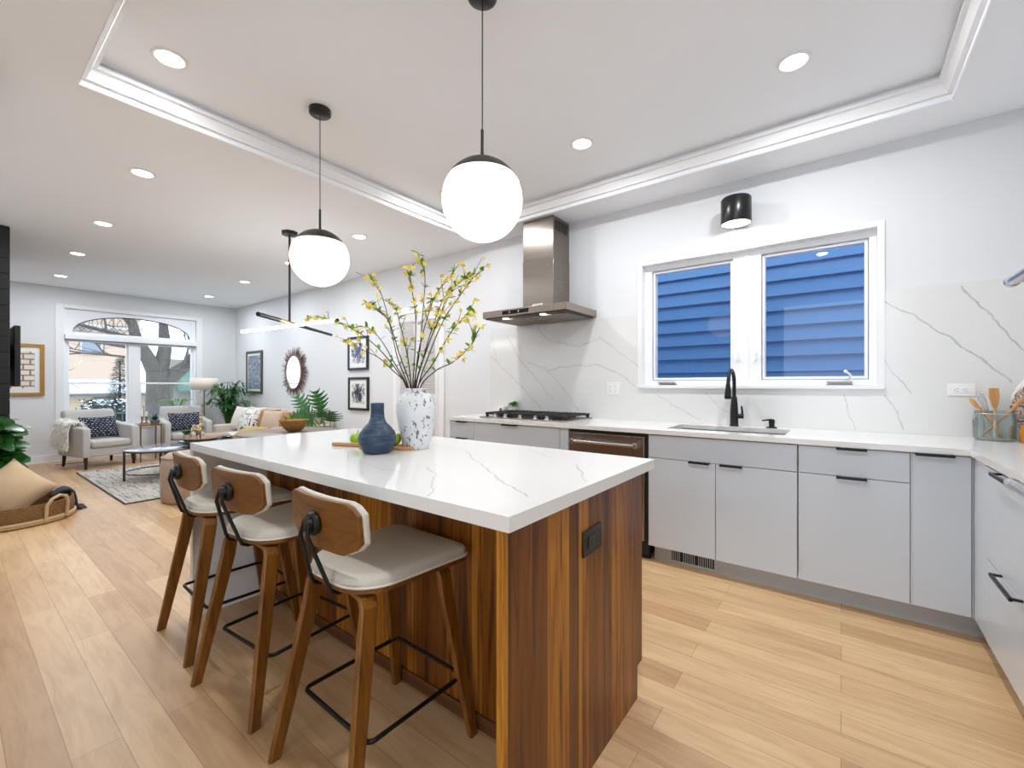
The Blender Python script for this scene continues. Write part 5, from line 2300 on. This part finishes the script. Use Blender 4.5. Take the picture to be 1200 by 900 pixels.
# poufs
M_POUF = fabric('taupe_boucle', (186, 168, 152), (158, 138, 122), 120)
for lb, lc, r, h in (('taupe round pouf beside the far bar stool', (-5.55, 1.66, 0), .30, .50), ('smaller beige pouf in front of the sofa, showing past the island corner', (-7.55, 2.53, RZ + .001), .19, .47)):
    p = thing('round_pouf', lb, 'pouf', lc)
    b = MB()
    b.lathe([(.0, 0), (r * .9, 0), (r * .98, .03), (r, h * .3), (r, h * .75), (r * .95, h * .92), (r * .8, h), (.0, h + .006)], n=40, cap0=False, cap1=False)
    b.build('pouf_cover', M_POUF, p, smooth=70)
    b = MB()
    b.tube([(r * .955 * math.cos(2 * PI * k / 40), r * .955 * math.sin(2 * PI * k / 40), h * .93) for k in range(40)], .006, 6, closed=True)
    b.build('welt', M_POUF, p)

# floor lamp
M_SHADE = NT('linen_shade')
M_SHADE.color(M_SHADE.mix(M_SHADE.noise(M_SHADE.obj((1, 1, 8)), 40, 2), lin((222, 212, 196)), lin((236, 228, 214))))
M_SHADE.b.inputs['Roughness'].default_value = .8
M_SHADE.b.inputs['Transmission Weight'].default_value = .0
fl = thing('floor_lamp', 'brass tripod floor lamp with a cream drum shade by the street window', 'floor lamp', (-9.40, 2.95, 0))
b = MB()
b.lathe([(.225, 1.13), (.215, 1.345)], n=40, cap0=False, cap1=False)
b.build('lamp_shade', M_SHADE.m, fl, solid=.004)
b = MB()
b.cyl((0, 0, .46), (0, 0, 1.24), .011, None, 12)
b.lathe([(.02, .44), (.03, .46), (.03, .5), (.014, .53)], n=16)
b.build('pole', M_GOLD, fl)
for k in range(3):
    a = R(-60) + k * 2 * PI / 3
    b = MB()
    b.cyl((.015 * math.cos(a), .015 * math.sin(a), .50), (.20 * math.cos(a), .20 * math.sin(a), .0), .010, .008, 10)
    b.build('leg', M_GOLD, fl)
b = MB()
b.ball((0, 0, 1.24), (.03, .03, .045), 14, 10)
b.build('bulb', emit('lamp_bulb', (255, 226, 186), 4.0), fl)

# palm in the corner
pt = thing('parlor_palm', 'bushy dark green palm in the corner between floor lamp and sofa', 'potted plant', (-9.20, 3.27, 0))
b = MB()
b.lathe([(.0, 0), (.13, 0), (.17, .30), (.16, .31), (.14, .28), (.0, .27)], n=28, cap0=False, cap1=False)
b.build('pot', M_POT, pt)
q = random.Random(21)
fr = MB()
stm = MB()
for k in range(34):
    a = q.uniform(0, 2 * PI)
    spread = q.uniform(.12, .62)
    dx, dy = math.cos(a) * spread, math.sin(a) * spread
    dy = max(-.30, min(.22, dy))
    if dx < -.42:
        dx = -.42
    H0 = q.uniform(.62, 1.05) * (1.0 - .25 * spread)
    pts = []
    for i in range(9):
        f = i / 8
        pts.append(Vector((dx * f ** 1.4, dy * f ** 1.4, .27 + H0 * math.sin(f * PI * .62) / .93)))
    stm.tube(pts, [.006 * (1 - .8 * i / 9) for i in range(9)], 5)
    for i in range(3, 9):
        t_ = (pts[i] - pts[i - 1]).normalized()
        s = t_.cross(Vector((0, 0, 1))).normalized()
        for sg in (-1, 1):
            for h in (0, .5):
                pp = pts[i - 1].lerp(pts[i], h)
                d = s * sg * .8 + t_ * .8
                if pp.y + d.y * .2 > .34:
                    continue
                fr.leaf(pp, d, (0, 0, 1), q.uniform(.13, .19) * (1.15 - .5 * abs(i / 8 - .5)), .022, .22, .2, n=3)
    fr.leaf(pts[-1], pts[-1] - pts[-2], (0, 0, 1), .12, .022, .2, .2, n=3)
fr.build('fronds', M_GREEN_D, pt, smooth=70)
stm.build('stems', M_GREEN, pt)
# lighter fern-like fronds that reach out left behind the right armchair
fn = thing('fern', 'lighter green feathery fern between the right armchair and the floor lamp', 'potted plant', (-9.72, 2.62, 0))
b = MB()
b.lathe([(.0, 0), (.08, 0), (.10, .62), (.09, .63), (.08, .6), (.0, .6)], n=24, cap0=False, cap1=False)
b.build('pot', M_STONE, fn)
fr = MB()
for k in range(22):
    a = q.uniform(0, 2 * PI)
    sp = q.uniform(.12, .30)
    pts = [Vector((max(-.1, math.cos(a) * sp * f * .8 + .12 * f), math.sin(a) * sp * f, .62 + .34 * math.sin(f * 2.0))) for f in (0, .2, .4, .6, .8, 1)]
    fr.tube(pts, .003, 4)
    for i in range(1, 6):
        t_ = (pts[i] - pts[i - 1]).normalized()
        s = t_.cross(Vector((0, 0, 1))).normalized()
        for sg in (-1, 1):
            for h in (.0, .5):
                fr.leaf(pts[i - 1].lerp(pts[i], h), s * sg + t_ * .5, (0, 0, 1), .08 * (1.2 - i / 7), .014, .15, .1, n=2)
fr.build('fronds', M_GREEN_B, fn, smooth=70)

# sofa
M_SOFA = fabric('oatmeal_sofa', (204, 192, 180), (182, 168, 154), 160)
so = thing('sofa', 'long oatmeal sofa along the wall below the sunburst mirror', 'sofa', (-7.15, 3.60, 0))
b = MB()
b.box(-1.12, 1.05, -.86, -.02, .10, .30)
b.build('sofa_base', M_SOFA, so, bevel=.02, seg=3)
for x0, x1 in ((-.98, -.02), (-.01, .92)):
    b = MB()
    b.box(x0, x1, -.85, -.22, .30, .445)
    b.build('seat_cushion', plain('pale_seat_fabric', (222, 218, 214), .9, var=.04, bump=.1, bscale=200), so, bevel=.04, seg=4)
    b = MB()
    b.prism([(-.30, .43), (-.18, .43), (-.10, .80), (-.16, .83), (-.22, .80)], x0 + .01, x1 - .01, 'x')
    b.build('back_cushion', M_SOFA, so, bevel=.035, seg=4)
b = MB()
b.prism([(-.18, .12), (-.01, .12), (-.01, .78), (-.04, .80), (-.10, .80)], -1.12, 1.05, 'x')
b.build('backrest', M_SOFA, so, bevel=.025, seg=3)
for x0, x1, h in ((-1.14, -.98, .565), (.92, 1.07, .635)):
    b = MB()
    b.box(x0, x1, -.88, -.02, .08, h)
    b.build('armrest', M_SOFA, so, bevel=.035, seg=4)
for sx in (-1.06, .99):
    for sy in (-.80, -.08):
        b = MB()
        b.cyl((sx, sy, .10), (sx, sy, 0), .025, .018, 12)
        b.build('foot', M_DLEG, so)
M_CUSHW = fabric('ivory_cushion', (226, 220, 212), (206, 198, 190), 90)
M_MUST = fabric('mustard_cushion', (176, 128, 58), (140, 98, 40), 160)
M_BEIG = fabric('sand_cushion', (204, 182, 160), (180, 156, 134), 160)
M_YELL = fabric('olive_gold_cushion', (196, 168, 92), (166, 136, 62), 160)
M_PLAID = NT('ivory_black_sketch_weave')
_p1 = M_PLAID.noise(M_PLAID.obj((9, 9, 60)), 1.0, 3, .6, .5)
_p2 = M_PLAID.noise(M_PLAID.obj((60, 9, 9)), 1.0, 3, .6, .5)
_k = M_PLAID.math('MAXIMUM', M_PLAID.math('GREATER_THAN', _p1, .60), M_PLAID.math('GREATER_THAN', _p2, .61))
M_PLAID.color(M_PLAID.mix(_k, lin((232, 228, 222)), lin((52, 54, 62))))
M_PLAID.b.inputs['Roughness'].default_value = .9
cushions = [('ivory textured cushion at the far end of the sofa', (-8.00, 3.05, .665), .43, M_CUSHW, 14, -18), ('second ivory cushion behind the sketch-patterned one', (-7.74, 3.16, .665), .42, M_CUSHW, 8, -14),
            ('ivory cushion with black sketchy lines on the sofa', (-7.52, 2.98, .655), .42, M_PLAID.m, 16, -20), ('mustard cushion behind the sketch-patterned one', (-7.19, 3.12, .655), .40, M_MUST, 22, -16),
            ('sand-coloured cushion right of the mustard one', (-6.86, 3.03, .655), .40, M_BEIG, 24, -18), ('brown mustard cushion at the near end of the sofa', (-6.58, 3.14, .645), .38, M_MUST, 10, -14)]
for lb, lc, sz_, mm_, yaw, tilt in cushions:
    c = thing('sofa_cushion', lb, 'cushion', lc, 0, 'cushions on the sofa')
    c.rotation_euler = (R(tilt), 0, R(yaw))
    b = MB()
    b.pillow(sz_, sz_ * .95, .15)
    b.build('cushion_cover', mm_, c, smooth=70)
c = thing('sofa_cushion', 'olive gold lumbar cushion lying flat near the sofa front', 'cushion', (-6.95, 2.80, .52), 0, 'cushions on the sofa')
c.rotation_euler = (R(-72), 0, R(20))
b = MB()
b.pillow(.48, .30, .13)
b.build('cushion_cover', M_YELL, c, smooth=70)

# monstera
mo = thing('monstera', 'dark green split-leaf monstera at the near end of the sofa', 'potted plant', (-5.74, 3.28, -.0))
b = MB()
b.lathe([(.0, 0), (.14, 0), (.18, .34), (.17, .35), (.15, .32), (.0, .31)], n=28, cap0=False, cap1=False)
b.build('pot', M_POT, mo)


def mleaf(b, base, d, up, L, W):
    d = Vector(d).normalized()
    s = d.cross(Vector(up)).normalized()
    u = s.cross(d)
    n = 5
    mid = [Vector(base) + d * (L * i / n) - Vector((0, 0, .12 * L * (i / n) ** 2)) for i in range(n + 1)]
    def pm(x):
        x = min(x, n - .01)
        k = int(x)
        return mid[k].lerp(mid[k + 1], x - k)

    def wd(x):
        t = x / n
        return W / 2 * math.sin(PI * min(1, .20 + .76 * t)) ** .75

    for sg in (-1, 1):
        for i in range(n):
            w = wd(i + .4)
            fwd = d * (L / n)
            rows = []
            for k, (l0, l1) in ((0, (0, 1.0)), (.34, (.05, .98)), (.62, (.22, .78)), (1.0, (.34, .62))):
                rows.append([b.bm.verts.new(pm(i + l) + s * sg * w * k + fwd * (.9 * k * k) + u * (.10 * w * k)) for l in (l0, l1)])
            for p_, q_ in zip(rows[:-1], rows[1:]):
                b.bm.faces.new((p_[0], p_[1], q_[1], q_[0]))


lv = MB()
stm = MB()
specs = [((-.44, -.06, .84), (-.45, -.3, .8), .30, .26), ((-.28, -.12, .74), (-.8, -.3, .15), .30, .26), ((-.20, .02, .86), (.0, -.3, 1), .32, .28), ((-.05, -.06, .76), (.6, -.4, .55), .30, .26), ((.22, -.08, .72), (.7, -.35, .55), .34, .30),
         ((.14, -.14, .66), (.8, -.45, -.1), .30, .28), ((-.34, .0, .74), (-.8, -.4, .45), .28, .22), ((.0, -.2, .70), (.2, -.8, .2), .28, .26), ((-.12, -.22, .72), (-.4, -.7, .1), .28, .26)]
for p, d, L, W in specs:
    p = Vector(p)
    stm.tube([(0, 0, .30), (p.x * .35, p.y * .35, .30 + (p.z - .3) * .6), p], [.008, .007, .005], 6)
    mleaf(lv, p, d, (.85, -.5, .25), L, W)
lv.build('leaves', M_GREEN_D, mo, smooth=70)
stm.build('stems', M_GREEN, mo)

# ------------------------------------------------------------------ pictures and mirror on the long wall
M_PAPER = plain('mat_board', (236, 236, 234), .8, var=.01)


def picture(label, x0, x1, z0, z1, fmat, fw_, art, mat_m, name='framed_picture', t=.03, wall='y', wpos=WY):
    if wall == 'y':
        r = thing(name, label, 'picture', ((x0 + x1) / 2, wpos - .001, (z0 + z1) / 2), 0)
    else:
        r = thing(name, label, 'picture', (wpos + .001, (x0 + x1) / 2, (z0 + z1) / 2), R(90))
    w, h = (x1 - x0) / 2, (z1 - z0) / 2
    b = MB()
    for a0, a1, c0, c1 in ((-w, -w + fw_, -h, h), (w - fw_, w, -h, h), (-w + fw_, w - fw_, -h, -h + fw_), (-w + fw_, w - fw_, h - fw_, h)):
        b.box(a0, a1, -t, 0, c0, c1)
    b.build('frame', fmat, r, bevel=.002)
    b = MB()
    b.box(-w + fw_, w - fw_, -t * .5, -.002, -h + fw_, h - fw_)
    b.build('mat_board', M_PAPER, r)
    b = MB()
    b.box(-w + fw_ + mat_m, w - fw_ - mat_m, -t * .5 - .002, -t * .5, -h + fw_ + mat_m * 1.25, h - fw_ - mat_m * 1.25)
    b.build('art_print', art, r)
    return r


def ink_art(name, seed, thr, c0, c1, sc=9.0, radial=True):
    m = NT(name)
    v = m.obj()
    mp = m.n('Mapping')
    mp.inputs['Location'].default_value = (seed, seed * 2.3, 0)
    m.l(v, mp.inputs[0])
    n = m.noise(mp.outputs[0], sc, 6, .75, 1.5)
    if radial:
        ln = m.n('VectorMath', operation='LENGTH')
        mu = m.n('VectorMath', operation='MULTIPLY')
        m.l(v, mu.inputs[0])
        mu.inputs[1].default_value = (1.0, 0, .85)
        m.l(mu.outputs[0], ln.inputs[0])
        n = m.math('ADD', n, m.math('MULTIPLY_ADD', ln.outputs['Value'], -1.1, .12))
    m.color(m.ramp(n, [(thr - .06, lin(c1)), (thr, lin(mix3(c0, c1))), (thr + .07, lin(c0))]))
    m.b.inputs['Roughness'].default_value = .6
    return m.m


def mix3(a, b):
    return tuple((x + y) / 2 for x, y in zip(a, b))


M_BFR = plain('blue_black_frame', (36, 40, 58), .4, var=.05)
M_KFR = plain('black_frame', (18, 18, 20), .4, var=.05)
M_OFR = plain('dark_olive_frame', (86, 80, 66), .45, metal=.2, var=.12)
picture('upper of two small framed ink prints, in a navy frame, above the blue vase', -5.79, -5.30, 1.435, 1.915, M_BFR, .032, ink_art('ink_shell_upper', 3.1, .50, (66, 76, 112), (226, 226, 226), 9), .05)
picture('lower of two small framed ink prints, in a black frame, above the blue vase', -5.78, -5.29, .855, 1.33, M_KFR, .032, ink_art('ink_shell_lower', 8.4, .50, (44, 46, 58), (226, 226, 224), 9), .05)
picture('tall blue-grey abstract in a dark olive frame in the far corner above the palm', -9.31, -8.63, 1.055, 1.87, M_OFR, .045, ink_art('blue_grey_script', 5.5, .48, (74, 90, 112), (196, 206, 216), 26, False), .03)

# sunburst mirror
sm_ = thing('sunburst_mirror', 'round sunburst mirror with twig rays above the sofa', 'mirror', (-7.40, WY - .001, 1.435))
M_MIRR = NT('mirror_glass')
M_MIRR.color(M_MIRR.mix(M_MIRR.noise(M_MIRR.obj(), 2), lin((236, 240, 244)), lin((244, 246, 248))))
M_MIRR.b.inputs['Metallic'].default_value = 1
M_MIRR.b.inputs['Roughness'].default_value = .02
M_TWG = plain('brown_twig_rays', (122, 98, 88), .8, var=.3, scale=20)
b = MB()
b.lathe([(.0, 0), (.255, 0), (.262, .006)], n=48)
for v in b.bm.verts:
    v.co = Vector((v.co.x, -.030 - v.co.z, v.co.y * 1.08))
b.build('mirror_glass', M_MIRR.m, sm_)
b = MB()
b.tube([(.268 * math.cos(2 * PI * k / 48), -.032, .268 * 1.08 * math.sin(2 * PI * k / 48)) for k in range(48)], .018, 8, closed=True)
b.build('ring', M_TWG, sm_)
b = MB()
q = random.Random(6)
for k in range(230):
    a = q.uniform(0, 2 * PI)
    r1 = q.uniform(.36, .47)
    y0 = -.005 - q.uniform(0, .022)
    b.tube([(.25 * math.cos(a), y0, .27 * math.sin(a)), (r1 * math.cos(a + q.uniform(-.04, .04)), y0 - .004, r1 * .97 * math.sin(a))], [.0055, .0018], 4)
b.build('twig_rays', M_TWG, sm_)

# gold framed brick-grid art on the front wall
M_ART = NT('gold_block_art')
_br = M_ART.n('TexBrick', offset=.42, offset_frequency=2)
M_ART.l(M_ART.obj((1, 1, 1), rot=(R(90), 0, 0)), _br.inputs['Vector'])
_br.inputs['Scale'].default_value = 1.0
_br.inputs['Brick Width'].default_value = .125
_br.inputs['Row Height'].default_value = .082
_br.inputs['Mortar Size'].default_value = .010
_br.inputs['Color1'].default_value = lin((232, 232, 230))
_br.inputs['Color2'].default_value = lin((214, 216, 220))
_br.inputs['Mortar'].default_value = lin((164, 118, 52))
M_ART.color(_br.outputs['Color'])
M_ART.b.inputs['Roughness'].default_value = .5
picture('gold-framed block-pattern art on the front wall, behind the television', .28, .975, 1.05, 1.845, plain('gold_frame', (170, 126, 58), .4, metal=.4, var=.15, scale=18), .05, M_ART.m, .055, wall='x', wpos=FX)

# television on the chimney breast, swung edge-on
tv = thing('television', 'black flat television seen edge-on on the black chimney breast', 'television', (-7.35, .455, 1.52), R(0))
b = MB()
b.box(-.56, .56, .0, .045, -.315, .315)
b.build('screen_housing', M_BLACKG, tv, bevel=.006)
b = MB()
b.box(-.548, .548, .045, .047, -.302, .302)
b.build('screen', plain('screen_glass', (8, 8, 12), .06), tv)
b = MB()
b.box(-.12, .12, -.044, .0, -.12, .12)
b.build('wall_bracket', M_BLACK, tv)

# ------------------------------------------------------------------ basket, cushion, throw and plant at the left edge
M_BASK = NT('seagrass_weave')
_wv = M_BASK.n('TexWave', wave_type='BANDS', bands_direction='Z')
M_BASK.l(M_BASK.obj(), _wv.inputs['Vector'])
_wv.inputs['Scale'].default_value = 26
_wv.inputs['Distortion'].default_value = 1.5
_wv.inputs['Detail Scale'].default_value = 8
M_BASK.color(M_BASK.mix(M_BASK.math('MULTIPLY', _wv.outputs['Fac'], M_BASK.noise(M_BASK.obj((1, 1, 1)), 60, 2)), lin((112, 80, 44)), lin((190, 146, 88))))
M_BASK.b.inputs['Roughness'].default_value = .8
M_BASK.bump(_wv.outputs['Fac'], .7, .01)
M_BRAID = plain('pale_braid', (196, 170, 132), .85, var=.15, scale=30)
bk = thing('floor_basket', 'low round woven basket on the floor at the left edge', 'basket', (-5.92, .37, 0))
b = MB()
b.lathe([(.0, .0), (.37, .0), (.40, .02), (.415, .10), (.405, .18), (.395, .18), (.395, .03), (.0, .02)], n=48, cap0=False, cap1=False)
b.build('basket_body', M_BASK.m, bk, smooth=60)
b = MB()
for z, r in ((.02, .405), (.04, .412)):
    b.tube([(r * math.cos(2 * PI * k / 48), r * math.sin(2 * PI * k / 48), z) for k in range(48)], .014, 6, closed=True)
b.build('base_braid', M_BRAID, bk)
for a in (R(38), R(218)):
    b = MB()
    c, s = Vector((math.cos(a), math.sin(a), 0)), Vector((-math.sin(a), math.cos(a), 0))
    b.tube([c * .415 - s * .09 + Vector((0, 0, .03)), c * .425 - s * .09 + Vector((0, 0, .16)), c * .44 - s * .06 + Vector((0, 0, .215)), c * .445 + Vector((0, 0, .235)), c * .44 + s * .06 + Vector((0, 0, .215)), c * .425 + s * .09 + Vector((0, 0, .16)), c * .415 + s * .09 + Vector((0, 0, .03))], .013, 8)
    b.build('handle', M_BRAID, bk)
M_BURL = fabric('sand_linen_cushion', (216, 190, 154), (190, 162, 126), 150)
bc = thing('basket_cushion', 'large sand linen cushion slumped in the floor basket', 'cushion', (-5.97, .38, .265), 0)
bc.rotation_euler = (R(-38), R(38), R(52))
b = MB()
b.pillow(.44, .44, .26, n=14, pinch=.07)
b.build('cushion_cover', M_BURL, bc, smooth=80)
M_DKT = fabric('charcoal_knit', (52, 52, 62), (30, 30, 38), 90)
th = thing('charcoal_throw', 'charcoal knitted throw hanging over the basket rim onto the floor', 'throw', (-6.05, .735, 0))
b = MB()
q = random.Random(14)
NU, NV = 10, 16
path = [(-.09, .15), (-.05, .20), (.005, .215), (.04, .19), (.055, .13), (.06, .07), (.072, .025), (.095, .012)]
gr = []
for i in range(NU + 1):
    row = []
    for j in range(NV + 1):
        f = j / NV * 7
        k = min(int(f), 6)
        g_ = f - k
        y = path[k][0] + (path[k + 1][0] - path[k][0]) * g_
        z = path[k][1] + (path[k + 1][1] - path[k][1]) * g_
        x = (i / NU - .5) * (.18 + .06 * j / NV)
        row.append(b.bm.verts.new((x, y + .018 * math.sin(i * 2.1), z + .008 * math.sin(i * 2.1 + 1))))
    gr.append(row)
for i in range(NU):
    for j in range(NV):
        b.bm.faces.new((gr[i][j], gr[i + 1][j], gr[i + 1][j + 1], gr[i][j + 1]))
b.build('knit_cloth', M_DKT, th, solid=.018, smooth=80)
b = MB()
for i in range(22):
    x = -.11 + i * .0105
    b.tube([(x, .085, .016), (x + q.uniform(-.01, .01), .115, .010), (x + q.uniform(-.015, .015), .14, .007)], [.005, .005, .004], 5)
b.build('fringe', M_DKT, th)

fg_ = thing('fiddle_leaf_plant', 'big-leaved fiddle-leaf plant behind the basket at the left edge', 'potted plant', (-6.32, .0, 0))
b = MB()
b.lathe([(.0, 0), (.12, 0), (.15, .26), (.14, .27), (.12, .24), (.0, .23)], n=28, cap0=False, cap1=False)
b.build('pot', M_STONE, fg_)
lv = MB()
stm = MB()


def fshape(t):
    return (math.sin(PI * (t * .9 + .06)) ** .7) * (.75 + .35 * t)


q = random.Random(31)
for tr in range(3):
    p = Vector((0, 0, .22))
    tip = Vector((q.uniform(-.02, .10), .10 * tr, .74 + .05 * tr))
    stm.tube([p, p.lerp(tip, .5) + Vector((.02, .02, 0)), tip], [.010, .008, .005], 6)
for k in range(52):
    h = q.uniform(.46, .86)
    a = q.uniform(-.4, 1.9)
    base = Vector((.05 * math.cos(a), .16 + .08 * math.sin(a), h))
    d = Vector((math.cos(a), math.sin(a), q.uniform(-.25, .55)))
    L = q.uniform(.22, .33)
    lv.leaf(base, d, (q.uniform(-.2, 1), q.uniform(-.7, .3), q.uniform(.3, 1.2)), L, L * .62, q.uniform(.10, .3), .16, n=6, shape=fshape)
lv.build('leaves', plain('fiddle_leaf_green', (40, 92, 34), .3, var=.5, scale=6), fg_, smooth=70)
stm.build('stems', M_STEM, fg_)

# floor register by the street window
fv = thing('floor_register', 'slotted wooden floor register near the left armchair', 'vent', (-9.52, 1.22, 0), R(8))
b = MB()
b.box(-.06, .06, -.17, .17, .0005, .005)
b.build('register_plate', wood('register_oak', (176, 138, 98), (206, 170, 128), 1, .5), fv)
b = MB()
for k in range(16):
    b.box(-.04, .04, -.155 + k * .02, -.147 + k * .02, .005, .0056)
b.build('register_slots', M_DARKGAP, fv)
